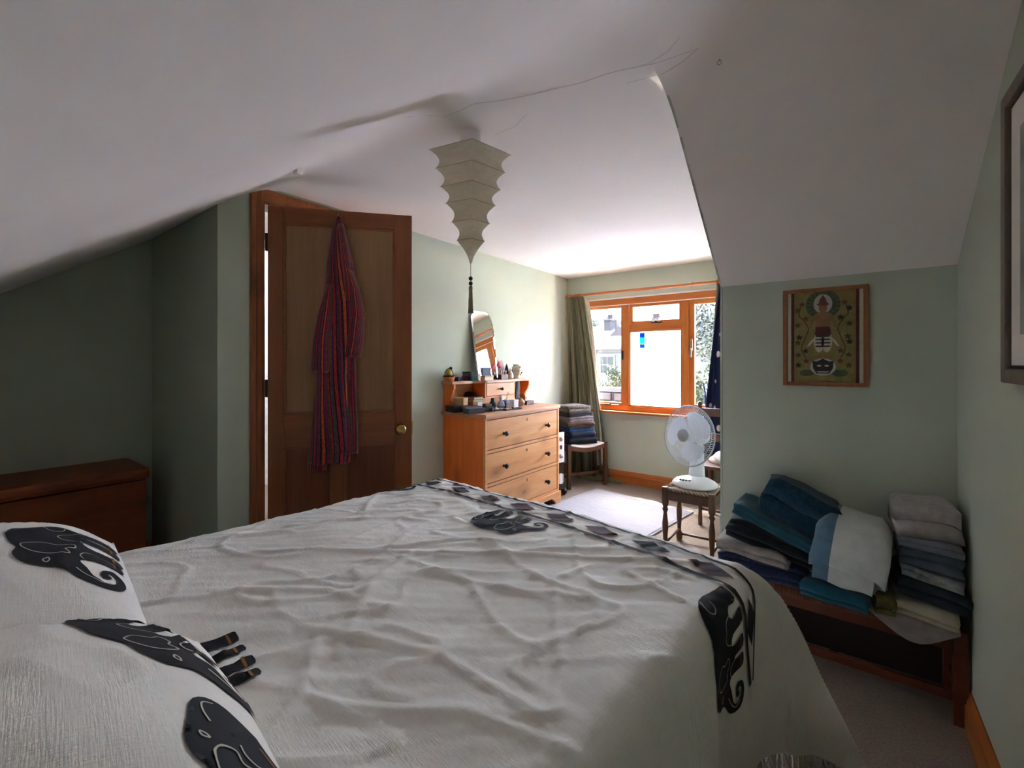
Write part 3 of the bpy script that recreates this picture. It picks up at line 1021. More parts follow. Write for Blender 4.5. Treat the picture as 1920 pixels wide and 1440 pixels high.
# top with rounded front corner
out = [(-.002, -.022), (dD + .026, -.022)] + [(dD + .026 - .06 + .06 * math.cos(R(a)), dW + .022 - .06 + .06 * math.sin(R(a))) for a in range(0, 91, 15)] + [(-.002, dW + .022)]
top = mk('top', *prismvf(out, dH - .028, dH), 'pine_top', dr)
bmm = bmesh.new(); bmm.from_mesh(top.data)
bmesh.ops.bevel(bmm, geom=[e for e in bmm.edges if abs(e.verts[0].co.z - e.verts[1].co.z) < 1e-5], offset=.006, segments=2, affect='EDGES')
bmm.to_mesh(top.data); bmm.free()
for i in range(3):
    z0, z1 = zr[i] + .005, zr[i + 1] - (.005 if i == 2 else .025)
    d_ = dbox('drawer', (dD - .025, .026, z0), (dD - .004, dW - .027, z1), 'pine', dr, .003)
    for yy in (.20, dW - .20):
        lathe('knob', [(.011, 0), (.009, .006), (.008, .014), (.015, .020), (.019, .028), (.017, .034), (.008, .038), (0, .039)], 'dark_wood_knob', d_, 18, (dD, yy, (z0 + z1) / 2 - .005), (0, R(90), 0))
    kh = G().lathe([(.0055, 0), (.0055, .0012)], 14, XF((dD + .001, dW / 2 + .01, z1 - .030), 0, R(90), 0)).box((dD, dW / 2 + .007, z1 - .046), (dD + .0022, dW / 2 + .013, z1 - .030))
    kh.build('keyhole', 'black_plastic', d_)
# shaped plinth with bracket feet
def plinth_out(L):
    return [(0, 0), (.075, 0), (.085, .030), (.105, .045), (.125, .062), (.15, .066), (L - .15, .066), (L - .125, .062), (L - .105, .045), (L - .085, .030), (L - .075, 0), (L, 0), (L, .104), (0, .104)]
v, f = prismvf(plinth_out(dW + .016), 0, .020)
mk('plinth_front', [(dD - .006 + c, -.008 + a, b) for a, b, c in v], f, 'pine', dr)
v, f = prismvf(plinth_out(dD), 0, .020)
for yy in (-.008, dW - .012):
    mk('plinth_side', [(a, yy + c, b) for a, b, c in v], f, 'pine_side', dr)
# gallery: shelf, scrolled brackets, small centre drawer
gal = box('gallery_back', (0, .004, dH), (.012, dW - .004, dH + .19), 'pine', dr)
gz = dH + .198
so = [(0, -.02), (.115, -.02), (.120, .10), (.112, .20), (.128, .27), (.165, .288), (.170, .30), (.170, .66), (.165, .672), (.128, .69), (.112, .76), (.120, .86), (.115, dW + .02), (0, dW + .02)]
mk('gallery_shelf', *prismvf(so, gz, gz + .020), 'pine_top', dr)
bo = [(0, 0), (.075, 0), (.070, .020), (.078, .045), (.060, .075), (.066, .095), (.090, .125), (.100, .150), (.108, .165), (.108, .198), (0, .198)]
v, f = prismvf(bo, 0, .018)
for yy in (0, dW - .018):
    mk('bracket', [(a, yy + c, dH + b) for a, b, c in v], f, 'pine_side', dr)
gb_ = G().box((.012, .295, gz - .112), (.150, .309, gz)).box((.012, .653, gz - .112), (.150, .667, gz)).box((.012, .295, gz - .116), (.152, .667, gz - .106)).box((.012, .300, gz - .1), (.02, .66, gz))
gb_.build('drawer_case', 'pine_side', dr)
sd = box('small_drawer', (.04, .311, gz - .103), (.153, .651, gz - .004), 'pine', dr, .003)
lathe('knob', [(.008, 0), (.006, .008), (.011, .014), (.013, .020), (.010, .026), (0, .028)], 'dark_wood_knob', sd, 16, (.153, .481, gz - .052), (0, R(90), 0))

# ------------------------------------------------------------------ pendant lampshade
def lampshade_mat():
    b = NB('lamp_cloth')
    v = b.coords()
    n1 = b.noise(b.coords(scale=(3, 3, 14)), 8, 4)
    col = b.ramp(n1, [(.3, lin('#dad2be')), (.7, lin('#e8e1d0'))])
    p = b.principled(col, .9, b.bump(n1, .25, .003), 0, .2)
    t = b.n('ShaderNodeBsdfTranslucent')
    b.l(col, t.inputs[0])
    m = b.n('ShaderNodeMixShader'); m.inputs[0].default_value = .5
    b.l(p, m.inputs[1]); b.l(t.outputs[0], m.inputs[2])
    b.done(m.outputs[0])
lampshade_mat()
plain('lamp_wire', '#b0a78f', .7)
fabric('tassel_cloth', '#8b8468', '#9c957a')
LX, LY = -1.165, 1.290
lamp = thing('pendant_lamp', 'cream cloth pagoda lampshade hanging point down from the ceiling', 'lamp', (LX, LY, 0))
lathe('ceiling_rose', [(.036, 2.035), (.040, 2.045), (.040, ZC - .004), (.036, ZC - .002)], 'ceiling_white', lamp, 24)
lathe('lamp_holder', [(.022, 1.94), (.024, 1.95), (.024, 2.01), (.016, 2.035)], 'white_plastic', lamp, 18)
tiers = [(2.012, .160), (1.941, .136), (1.871, .117), (1.808, .097), (1.736, .074), (1.666, .054), (1.578, .004)]
axis_ang = math.atan2(-LY, -LX)                # a corner points at the bed side
cang = [axis_ang + k * math.pi / 2 + R(3) for k in range(4)]
crad = [.68, 1, .68, 1]
for i in range(6):
    (z0, r0), (z1, r1) = tiers[i], tiers[i + 1]
    nn, mm = 9, 9
    for k in range(4):
        a0, a1 = cang[k], cang[(k + 1) % 4]; q0, q1 = crad[k], crad[(k + 1) % 4]
        verts = []
        for j in range(mm):
            t = j / (mm - 1)
            z = z0 + (z1 - z0) * t
            rl = r0 + (r1 - r0) * t
            dip = (.026 if i < 5 else .012) * math.sin(math.pi * t) * (r0 / .16) ** .4
            rc = max(.003, rl - dip)
            p0 = Vector((rc * q0 * math.cos(a0), rc * q0 * math.sin(a0), z)); p1_ = Vector((rc * q1 * math.cos(a1), rc * q1 * math.sin(a1), z))
            mid_n = Vector((math.cos((a0 + a1) / 2), math.sin((a0 + a1) / 2), 0))
            for q in range(nn):
                s = q / (nn - 1)
                p = p0.lerp(p1_, s)
                p += mid_n * (dip * .45 * math.sin(math.pi * s))          # cloth bellies out between the scalloped edges
                verts.append(p)
        mk('shade_panel', verts, grid_faces(mm, nn), 'lamp_cloth', lamp, True, recalc=False)
for i, (z, r) in enumerate(tiers[:-1]):
    ring = [(r * c_ * math.cos(a), r * c_ * math.sin(a), z) for a, c_ in zip(cang, crad)]
    tube('wire_ring', [Vector(ring[k]).lerp(Vector(ring[(k + 1) % 4]), s / 4) for k in range(4) for s in range(4)], .0012, 'lamp_wire', lamp, 6, True)
tube('spider_wire', [(.108 * math.cos(cang[0]), .108 * math.sin(cang[0]), 2.012), (0, 0, 2.012), (.108 * math.cos(cang[2]), .108 * math.sin(cang[2]), 2.012)], .0015, 'lamp_wire', lamp, 6)
tube('spider_wire', [(tiers[0][1] * math.cos(cang[1]), tiers[0][1] * math.sin(cang[1]), 2.012), (0, 0, 2.012), (tiers[0][1] * math.cos(cang[3]), tiers[0][1] * math.sin(cang[3]), 2.012)], .0015, 'lamp_wire', lamp, 6)
tube('cord', [(0, 0, 1.585), (0, 0, 1.50)], .0014, 'lamp_wire', lamp, 6)
for z in (1.519, 1.500):
    lathe('bead', sphere_prof(.0085, z), 'dark_wood_knob', lamp, 14)
lathe('tassel', [(.0055, 1.490), (.0085, 1.482), (.0075, 1.474), (.008, 1.45), (.010, 1.40), (.011, 1.385), (.010, 1.383)][::-1], 'tassel_cloth', lamp, 14)

# small fittings on the ceiling
cp = thing('ceiling_clip', 'small white plastic block fixed on the sloping ceiling', 'clip', (-1.90, .985, zback(.985)))
box('block', (-.020, -.012, -.028), (.020, .014, .012), 'ceiling_white', cp, .003)
box('plate', (-.035, -.014, -.006), (.012, -.008, .010), 'dark_metal', cp)
hk = thing('ceiling_hook', 'tiny metal screw eye in the ceiling near the dormer corner', 'hook', (-.29, 1.405, ZC - prof_front(1.405)))
tube('eye', [(.006 * math.cos(a), 0, -.012 + .006 * math.sin(a)) for a in [i * math.pi / 6 for i in range(12)]], .0014, 'chrome', hk, 6, True)
tube('shank', [(0, 0, .006), (0, 0, -.006)], .0014, 'chrome', hk, 6)

# ------------------------------------------------------------------ robe on the door
def robe_mat():
    b = NB('robe_cloth')
    tc = b.n('ShaderNodeTexCoord')
    sp = b.n('ShaderNodeSeparateXYZ')
    b.l(tc.outputs['UV'], sp.inputs[0])
    # stripes across the cloth (u), woven figures along it (v)
    f = b.n('ShaderNodeMath', operation='FRACT')
    mu = b.n('ShaderNodeMath', operation='MULTIPLY'); mu.inputs[1].default_value = 1.5
    b.l(sp.outputs[0], mu.inputs[0]); b.l(mu.outputs[0], f.inputs[0])
    r = b.n('ShaderNodeValToRGB')
    r.color_ramp.interpolation = 'CONSTANT'
    cols = [(0, '#6a4f51'), (.14, '#30232b'), (.18, '#ba3840'), (.30, '#2f2328'), (.34, '#653f59'), (.46, '#9c3651'), (.52, '#382d33'), (.60, '#d8633b'), (.70, '#3b2930'), (.74, '#8f3056'), (.84, '#5e514b'), (.92, '#bd3b3b'), (.97, '#2f2328')]
    e = r.color_ramp.elements
    while len(e) < len(cols): e.new(.5)
    for el, (p, c) in zip(e, cols):
        el.position = p; el.color = (*lin(c), 1)
    b.l(f.outputs[0], r.inputs[0])
    vo = b.n('ShaderNodeTexVoronoi'); vo.inputs['Scale'].default_value = 1.0; vo.feature = 'DISTANCE_TO_EDGE'
    b.l(b.coords('UV', (52, 40, 1)), vo.inputs['Vector'])
    mot = b.ramp(vo.outputs['Distance'], [(.06, (1, 1, 1)), (.13, (0, 0, 0))])
    col = b.mix(mot, r.outputs[0], b.mix(.55, r.outputs[0], lin('#1c1216')))
    nz = b.noise(b.coords('UV', (60, 30, 1)), 6, 3)
    b.done(b.principled(col, .95, b.bump(nz, .3, .002), 0, .1, Sheen_Weight=.3))
robe_mat()
robe = thing('robe', 'dark red and purple patterned dressing gown hanging on the brown door', 'robe', door.location, dang)
def fold_loft(nm, levels, nfold, amp, seed, par, n=72, mat='robe_cloth', shear=0.0):
    """levels: (z, centre x, half width, depth) from top to bottom; flattened wavy tube hanging in front of y=0"""
    rings, uvs = [], []
    for li, (z, cx, hw, dp) in enumerate(levels):
        ring = []
        for k in range(n):
            an = 2 * math.pi * k / n
            wv = amp * min(1, hw / .08) * (math.sin(nfold * an + seed + z * 1.2) * .6 + math.sin(nfold * 1.7 * an + seed * 2 - z * 2.1) * .4)
            x = cx + hw * math.cos(an) + wv * .25
            y = -.004 - dp * .5 - (dp * .5 + wv * .6) * math.sin(an)
            y = min(y, -.003)
            ring.append((x, y, z + .006 * math.sin(5 * an + seed) * (li == len(levels) - 1)))
        rings.append(ring)
    v, f = loftvf(rings)
    o = mk(nm, v, f, mat, par, True, recalc=True)
    uv = o.data.uv_layers.new(name='uv')
    for poly in o.data.polygons:
        for li in poly.loop_indices:
            vi = o.data.loops[li].vertex_index
            lv, k = divmod(vi, n)
            uu = abs(k / n * 2 - 1)
            zz = levels[min(lv, len(levels) - 1)][0]
            uv.data[li].uv = (uu * 1.5 + shear * zz + seed * .13, zz * 1.0)
    return o
def dense(levels, k=5):
    out = []
    for i in range(len(levels) - 1):
        for q in range(k):
            t = q / k
            t2 = t
            out.append(tuple(a * (1 - t2) + b * t2 for a, b in zip(levels[i], levels[i + 1])))
    out.append(levels[-1])
    return out
fold_loft('gown', dense([(1.955, .349, .010, .02), (1.86, .352, .035, .05), (1.70, .360, .062, .07), (1.50, .368, .085, .085), (1.30, .352, .088, .085), (1.10, .335, .088, .08), (.90, .328, .098, .08), (.74, .322, .106, .085), (.665, .310, .104, .085)]), 5, .020, .7, robe, shear=.55)
fold_loft('skirt_panel', dense([(1.42, .385, .03, .05), (1.2, .392, .045, .055), (1.0, .392, .052, .06), (.80, .398, .054, .065), (.71, .400, .050, .065)]), 4, .018, 2.7, robe, shear=.1)
fold_loft('sleeve', dense([(1.58, .318, .02, .09), (1.45, .300, .042, .10), (1.30, .277, .050, .105), (1.16, .268, .052, .105), (1.135, .270, .050, .10)]), 3, .014, 4.1, robe, shear=.3)
fold_loft('sleeve', dense([(1.66, .400, .02, .09), (1.55, .428, .034, .10), (1.44, .442, .040, .105), (1.30, .432, .044, .105), (1.215, .420, .044, .10)]), 3, .014, 6.0, robe, shear=-.35)
fold_loft('hem_fold', dense([(.95, .262, .022, .05), (.80, .262, .040, .06), (.68, .250, .048, .065), (.625, .245, .046, .06)]), 3, .014, 5.2, robe, shear=.0)
fold_loft('collar', dense([(1.90, .362, .014, .06), (1.75, .385, .022, .085), (1.60, .402, .024, .10), (1.50, .405, .018, .10)]), 2, .006, 1.2, robe, 40, shear=.9)

# ------------------------------------------------------------------ curtains and pole
wood('pole_wood', '#a3562a', '#bd6f3c', '#cf8650', 'X', .35, knots=False)
PY = YW - .100
pole = thing('curtain_pole', 'orange wooden curtain pole with a turned finial above the window', 'curtain pole', (0, PY, 1.884))
tube('pole', [(-2.270, 0, 0), (-.50, 0, -.004)], .0125, 'pole_wood', pole, 14)
fin = lathe('finial', [(.014, 0), (.020, .004), (.020, .012), (.013, .018), (.020, .026), (.024, .036), (.020, .046), (.012, .052), (.016, .058), (.010, .066), (0, .072)], 'pole_wood', pole, 18, (-2.268, 0, 0), (0, R(-90), 0))
for i, x in enumerate((-2.225, -2.210, -2.195, -2.180, -2.165, -1.06, -.86, -.84, -.82)):
    tube('curtain_ring', [(x, .019 * math.cos(a), .019 * math.sin(a) - .004) for a in [k * math.pi / 8 for k in range(16)]], .003, 'pole_wood', pole, 6, True)
for x in (-2.24, -.55):
    G().tube([(x, .085, 0), (x, .0, 0)], .008).lathe([(.022, 0), (.018, .012)], 16, XF((x, .098, 0), R(90), 0, 0)).build('bracket', 'pole_wood', pole, True)
def curtain_mat():
    b = NB('curtain_olive')
    n1 = b.noise(b.coords(), 8, 4)
    col = b.ramp(n1, [(.3, lin('#77735a')), (.7, lin('#868266'))])
    p = b.principled(col, .85, None, 0, .3, Sheen_Weight=.2)
    t = b.n('ShaderNodeBsdfTranslucent'); b.l(col, t.inputs[0])
    m = b.n('ShaderNodeMixShader'); m.inputs[0].default_value = .25
    b.l(p, m.inputs[1]); b.l(t.outputs[0], m.inputs[2]); b.done(m.outputs[0])
curtain_mat()
def curtain(nm, label, top, bot, amp, nf, mat, z0, z1, ytop, ybot, seed, cat='curtain', nx=90, nz=46, th=.0035, bulge=0, hem=None):
    """hanging cloth: (x0,x1) at the top and at the bottom, nf folds"""
    verts = []
    for sgn in (0, 1):
        for i in range(nx):
            s = i / (nx - 1)
            for j in range(nz):
                t = j / (nz - 1)
                tt = t ** .8
                x0 = top[0] + (bot[0] - top[0]) * tt; x1 = top[1] + (bot[1] - top[1]) * tt
                ph = s * nf * 2 * math.pi + seed
                a = amp * (.55 + .45 * t)
                y = ytop + (ybot - ytop) * t - a * math.sin(ph + .8 * math.sin(t * 2 + seed)) - .4 * a * math.sin(2.3 * ph + seed * 3)
                x = x0 + (x1 - x0) * s + .012 * math.sin(ph * .7 + t * 3) + bulge * math.sin(math.pi * t) * s
                z = z0 + (z1 - z0) * t + (.012 * math.sin(ph) if j == nz - 1 else 0)
                verts.append((x, y + sgn * th, z))
    f = grid_faces(nx, nz)
    k = nx * nz
    f2 = [tuple(q + k for q in ff[::-1]) for ff in f]
    rim = []
    for i in range(nx - 1):
        for j in (0, nz - 1):
            rim.append((i * nz + j, (i + 1) * nz + j, (i + 1) * nz + j + k, i * nz + j + k))
    for j in range(nz - 1):
        for i in (0, nx - 1):
            rim.append((i * nz + j, i * nz + j + 1, i * nz + j + 1 + k, i * nz + j + k))
    return verts, f + f2 + rim
v, f = curtain('', '', (-2.315, -2.135), (-2.31, -1.86), .028, 5, '', 1.870, .035, PY - .005, PY + .052, .4)
cu = thing('curtain', 'olive green curtain bunched beside the window behind the folded clothes', 'curtain', (0, 0, 0))
mk('drape', v, f, 'curtain_olive', cu, True)
plain('curtain_lining', '#c9c4ae', .9)
v, f = curtain('', '', (-2.150, -2.105), (-2.02, -1.90), .012, 1.5, '', 1.860, .16, PY + .035, PY + .030, 2.0, nx=30)
mk('lining', v, f, 'curtain_lining', cu, True)
# puddle of curtain on the floor
rings = []
for i in range(9):
    t = i / 8
    ring = []
    for k in range(36):
        an = 2 * math.pi * k / 36
        rr = (1 - t ** 2.2) * (1 + .22 * math.sin(3 * an + 1) + .10 * math.sin(7 * an))
        ring.append((-2.02 + .24 * rr * math.cos(an), PY + .035 + .05 * rr * math.sin(an), .004 + .060 * t + .012 * math.sin(5 * an + t * 5) * (1 - t)))
    rings.append(ring)
mk('pooled_hem', *loftvf(rings), 'curtain_olive', cu, True)
v, f = curtain('', '', (-.87, -.52), (-.97, -.52), .022, 4, '', 1.865, .06, PY + .018, PY + .012, 1.1, bulge=-.0)
cu2 = thing('curtain', 'olive green curtain at the dormer corner behind the navy dress', 'curtain', (0, 0, 0))
mk('drape', v, f, 'curtain_olive', cu2, True)
# navy dress with pale spots, hung from the pole
def navy_mat():
    b = NB('navy_print')
    vo = b.n('ShaderNodeTexVoronoi'); vo.inputs['Scale'].default_value = 9.5; vo.inputs['Randomness'].default_value = .9
    b.l(b.coords(scale=(1.2, .6, .85)), vo.inputs['Vector'])
    k = b.ramp(vo.outputs['Distance'], [(.20, (1, 1, 1)), (.23, (0, 0, 0))])
    n1 = b.noise(b.coords(), 60, 2)
    base = b.ramp(n1, [(.3, lin('#171d3a')), (.7, lin('#20284a'))])
    b.done(b.principled(b.mix(k, base, lin('#c9c6bd')), .85, None, 0, .2))
navy_mat()
dress = thing('navy_dress', 'navy blue dress with pale spots hanging at the end of the curtain pole', 'dress', (0, 0, 0))
v, f = curtain('', '', (-.835, -.62), (-.955, -.56), .024, 3, '', 1.855, .42, PY - .055, PY - .075, 2.2, nx=60)
mk('skirt', v, f, 'navy_print', dress, True)
tube('strap', [(-.75, PY - .05, 1.853), (-.75, PY - .016, 1.885), (-.75, PY, 1.900), (-.75, PY + .016, 1.885)], .0035, 'navy_print', dress, 6)
tube('belt', [(-.945, PY - .10, 1.02), (-.93, PY - .105, .93), (-.925, PY - .105, .82), (-.935, PY - .11, .70)], .006, plain('belt_blue', '#3f55b8', .8), dress, 6)

# ------------------------------------------------------------------ wooden chair behind the fan (mostly hidden)
hc_ = thing('wooden_chair', 'dark wooden chair in the dormer corner, mostly hidden by the fan', 'chair', (-.838, 3.43, 0))
for (x, y, h) in ((0, 0, .905), (0, .33, .43), (.33, 0, .905), (.33, .33, .43)):
    pf = [(.014, 0), (.016, .05), (.013, .1), (.018, .2), (.016, .42), (.016, h - .06), (.013, h - .04), (.018, h - .02), (.012, h)] if h > .5 else [(.014, 0), (.016, .05), (.013, .1), (.018, .2), (.018, h)]
    lathe('leg', pf, 'dark_oak', hc_, 12, (x, y, 0))
box('seat', (-.01, -.01, .415), (.34, .345, .44), 'dark_oak', hc_, .006)
for z in (.12, .22):
    tube('stretcher', [(0, 0, z), (.33, 0, z)], .009, 'dark_oak', hc_, 8)
tube('stretcher', [(0, 0, .17), (0, .33, .17)], .009, 'dark_oak', hc_, 8)
tube('stretcher', [(0, .33, .17), (.33, .33, .17)], .009, 'dark_oak', hc_, 8)
for z in (.62, .80):
    box('back_slat', (0, -.008, z), (.33, .008, z + .06), 'dark_oak', hc_, .004)
fabric('white_lace', '#d8d3cc', '#e6e2dc')
lc = thing('white_cloth', 'crumpled white cloth lying on the chair behind the fan', 'cloth', (-.66, 3.60, .4402))
rings = []
for i in range(10):
    t = i / 9
    rings.append([((.13 * (1 - t ** 3) + .004) * (1 + .2 * math.sin(4 * a + i)) * math.cos(a), (.11 * (1 - t ** 3) + .004) * (1 + .2 * math.sin(3 * a + i * .7)) * math.sin(a), .11 * t + .006 * math.sin(6 * a) * (1 - t)) for a in [2 * math.pi * k / 28 for k in range(28)]])
rings = [[(x, y, max(0, z)) for x, y, z in r] for r in rings]
mk('crumpled_folds', *loftvf(rings), 'white_lace', lc, True)

# ------------------------------------------------------------------ rush stool with the fan
def rush_mat():
    b = NB('rush')
    w = b.n('ShaderNodeTexWave'); w.wave_type = 'BANDS'; w.bands_direction = 'DIAGONAL'
    w.inputs['Scale'].default_value = 28; w.inputs['Distortion'].default_value = 3; w.inputs['Detail'].default_value = 2
    b.l(b.coords(), w.inputs[0])
    col = b.ramp(w.outputs[1], [(.2, lin('#7d6a58')), (.7, lin('#b7a48f'))])
    b.done(b.principled(col, .8, b.bump(w.outputs[1], .6, .004), 0, .2))
rush_mat()
SX0, SX1, SY0, SY1, SZ = -.898, -.592, 2.745, 3.075, .425
fs = thing('rush_stool', 'small dark wooden stool with turned legs and woven rush seat under the fan', 'stool', ((SX0 + SX1) / 2, (SY0 + SY1) / 2, 0))
hx, hy = (SX1 - SX0) / 2, (SY1 - SY0) / 2
lp = [(.013, 0), (.019, .012), (.021, .035), (.019, .052), (.011, .062), (.012, .085), (.017, .16), (.018, .20), (.013, .245), (.010, .265), (.018, .285), (.013, .297), (.020, .315), (.021, .33), (.021, .415), (.018, .422)]
for sx in (-1, 1):
    for sy in (-1, 1):
        lathe('leg', lp, 'stool_oak', fs, 16, (sx * (hx - .018), sy * (hy - .018), 0))
for sy in (-1, 1):
    box('seat_rail', (-hx + .03, sy * (hy - .018) - .011, .345), (hx - .03, sy * (hy - .018) + .011, .398), 'stool_oak', fs, .004)
    tube('stretcher', [(-hx + .018, sy * (hy - .018), .045), (hx - .018, sy * (hy - .018), .045)], .008, 'stool_oak', fs, 8)
for sx in (-1, 1):
    box('seat_rail', (sx * (hx - .018) - .011, -hy + .03, .345), (sx * (hx - .018) + .011, hy - .03, .398), 'stool_oak', fs, .004)
    tube('stretcher', [(sx * (hx - .018), -hy + .018, .075), (sx * (hx - .018), hy - .018, .075)], .008, 'stool_oak', fs, 8)
# woven seat: four triangular fields of cords
for q in range(4):
    g = G()
    for i in range(9):
        t = (i + .5) / 9
        ax, ay = (hx - .012) * t, (hy - .012) * t
        ends = {0: ((-ax, -ay), (ax, -ay)), 1: ((ax, -ay), (ax, ay)), 2: ((ax, ay), (-ax, ay)), 3: ((-ax, ay), (-ax, -ay))}[q]
        z = .408 + .004 * t
        g.tube([(*ends[0], z), (*ends[1], z)], .0095, 6)
    g.build('rush_weave', 'rush', fs, True)['kind'] = 'stuff'
box('seat_pad', (-hx + .02, -hy + .02, .392), (hx - .02, hy - .02, .404), 'rush', fs)

plain('fan_white', '#dfe4ea', .3, .03, 10, 0)
plain('fan_grey', '#a9adb3', .35, .03, 10, 0)
plain('fan_dark', '#33373d', .4, .03, 10, 0)
b = NB('fan_blade')
p_ = b.principled(lin('#d8dde4'), .3)
t_ = b.n('ShaderNodeBsdfTranslucent'); t_.inputs[0].default_value = (*lin('#dfe4ea'), 1)
m_ = b.n('ShaderNodeMixShader'); m_.inputs[0].default_value = .3
b.l(p_, m_.inputs[1]); b.l(t_.outputs[0], m_.inputs[2]); b.done(m_.outputs[0])
fan = thing('desk_fan', 'white desk fan with round wire cage standing on the rush stool', 'fan', (-.742, 2.905, SZ - .0035))
base_prof = [(.128, 0), (.134, .006), (.134, .014), (.122, .028), (.095, .042), (.060, .052), (.035, .056)]
bs = lathe('base', base_prof, 'fan_white', fan, 40)
bs.scale = (1, .95, 1)
for i in range(4):
    box('button', (-.048 + i * .018 - .022, -.088, .040), (-.036 + i * .018 - .022, -.070, .050), 'fan_dark', fan, .002)
# tapering neck, leaning slightly back
rings = []
for i in range(9):
    t = i / 8
    z = .045 + .255 * t
    w = .050 * (1 - t) + .026 * t; d = .040 * (1 - t) + .022 * t
    rings.append([(.010 * t - .02 * 0 + w * math.cos(a), .045 - .005 * t + d * math.sin(a), z) for a in [2 * math.pi * k / 24 for k in range(24)]])
mk('neck', *loftvf(rings), 'fan_white', fan, True)
for i, (z, r) in enumerate(((.15, .006), (.175, .006), (.265, .011))):
    lathe('neck_knob', [(r, 0), (r, .006), (r * .6, .009)], 'fan_grey', fan, 14, (.006, .012 - i * .002, z), (R(80), 0, 0))
head = bpy.data.objects.new('fan_head', None); C.objects.link(head); head.parent = fan
head.location = (-.030, -.03, .312)
head.rotation_euler = (R(-7), R(-3), R(-24))
# head local: faces -y
def wire_g(): return G()
def fan_add(nm, vf, mt, smooth=True):
    return mk(nm, vf[0], vf[1], mt, head, smooth)
xf = XF((0, 0, 0), R(90), 0, 0)
fan_add('motor', ([tuple(XF((0, .10, 0), R(90), 0, 0) @ Vector(p)) for p in lathevf([(.020, -.06), (.045, -.045), (.052, -.01), (.052, .045), (.044, .055)], 28)[0]], lathevf([(.020, -.06), (.045, -.045), (.052, -.01), (.052, .045), (.044, .055)], 28)[1]), 'fan_white')
RF = .186
def cage(nm, ysgn, mt):
    """front or rear half of the guard: curved radial wires and a few rings"""
    g = G()
    nw = 84
    dep = .050 if ysgn < 0 else .060
    for i in range(nw):
        a0 = 2 * math.pi * i / nw
        pts = []
        for k in range(7):
            t = k / 6
            r = .040 + (RF - .040) * t
            a = a0 + .35 * t
            y = ysgn * dep * (1 - t ** 3)
            pts.append((r * math.cos(a), y, r * math.sin(a)))
        g.tube(pts, .0008, 4)
    for r, y in ((.085, dep * .94), (.135, dep * .66)):
        g.tube([(r * math.cos(a), ysgn * y, r * math.sin(a)) for a in [2 * math.pi * k / 48 for k in range(48)]], .0011, 4, None, True)
    g.build(nm, mt, head, True)['kind'] = 'stuff'
cage('front_guard', -1, 'fan_white')
cage('rear_guard', 1, 'fan_white')
fan_add('guard_rim', tubevf([(RF * math.cos(a), 0, RF * math.sin(a)) for a in [2 * math.pi * k / 72 for k in range(72)]], .0045, 8, True), 'fan_grey')
cap = lathevf([(.040, -.004), (.041, 0), (.036, .008), (0, .011)], 32)
fan_add('guard_cap', ([tuple(XF((0, -.050, 0), R(90), 0, 0) @ Vector(p)) for p in cap[0]], cap[1]), 'fan_grey')
hubv = lathevf([(.026, -.03), (.032, -.02), (.032, .012), (.024, .022), (0, .026)], 28)
fan_add('hub', ([tuple(XF((0, .0, 0), R(90), 0, 0) @ Vector(p)) for p in hubv[0]], hubv[1]), 'fan_white')
for k in range(3):
    a0 = R(35) + k * 2 * math.pi / 3
    verts = []
    nr, nt = 10, 12
    for i in range(nr):
        r = .026 + (.158 - .026) * i / (nr - 1)
        t = i / (nr - 1)
        half = R(22) + R(26) * math.sin(math.pi * min(1, t * .62 + .08))
        if t > .8: half *= 1 - ((t - .8) / .2) ** 2 * .45
        for j in range(nt):
            s = j / (nt - 1) * 2 - 1
            a = a0 + half * s + .25 * t
            verts.append((r * math.cos(a), -.016 * s * (1 - .3 * t) , r * math.sin(a)))
    k_ = len(verts)
    ff = grid_faces(nr, nt)
    mk('blade', verts + [(x, y + .0025, z) for x, y, z in verts], ff + [tuple(q + k_ for q in f[::-1]) for f in ff], 'fan_blade', head, True)

# ------------------------------------------------------------------ dressing stool with upholstered dished seat
ds = thing('dressing_stool', 'brown wooden stool with pale dished seat and square legs by the window', 'stool', (-1.956, 3.821, 0), math.atan2(.352, .198) )
# local x runs along the front from the near-left leg to the right leg, local +y points to the room corner
W2, D2, SH = .205, .18, .43
fabric('stool_cloth', '#bdb6ad', '#cbc5bc')
for sx in (-1, 1):
    for y in (0, D2):
        box('leg', (sx * W2 - .017, y - .017, 0), (sx * W2 + .017, y + .017, SH - .008), 'dark_oak', ds, .004)
def dish_rail(y):
    n = 12
    outl = [(-W2 + .017 + (2 * W2 - .034) * i / n, SH - .022 - .030 * math.sin(math.pi * i / n)) for i in range(n + 1)]
    low = [(x, z - .042) for x, z in outl[::-1]]
    v, f = prismvf(outl + low, y - .011, y + .011)
    return [(a, c, b) for a, b, c in v], f
for y in (0, D2):
    mk('seat_rail', *dish_rail(y), 'dark_oak', ds)
for sx in (-1, 1):
    box('side_rail', (sx * W2 - .011, .017, SH - .075), (sx * W2 + .011, D2 - .017, SH - .02), 'dark_oak', ds, .002)
    box('stretcher', (sx * W2 - .009, .017, .100), (sx * W2 + .009, D2 - .017, .124), 'dark_oak', ds, .002)
box('stretcher', (-W2 + .009, D2 / 2 - .009, .100), (W2 - .009, D2 / 2 + .009, .124), 'dark_oak', ds, .002)
vt, vb = [], []
nx_, ny_ = 22, 12
for i in range(nx_):
    for j in range(ny_):
        s, t = i / (nx_ - 1), j / (ny_ - 1)
        x = -W2 + .018 + (2 * W2 - .036) * s; y = -.012 + (D2 + .024) * t
        dipz = -.030 * math.sin(math.pi * s)
        puff = .022 * (1 - (2 * s - 1) ** 6) * (1 - (2 * t - 1) ** 6)
        vt.append((x, y, SH - .016 + dipz + puff)); vb.append((x, y, SH - .024 + dipz))
k_ = len(vt)
ff = grid_faces(nx_, ny_)
rim = []
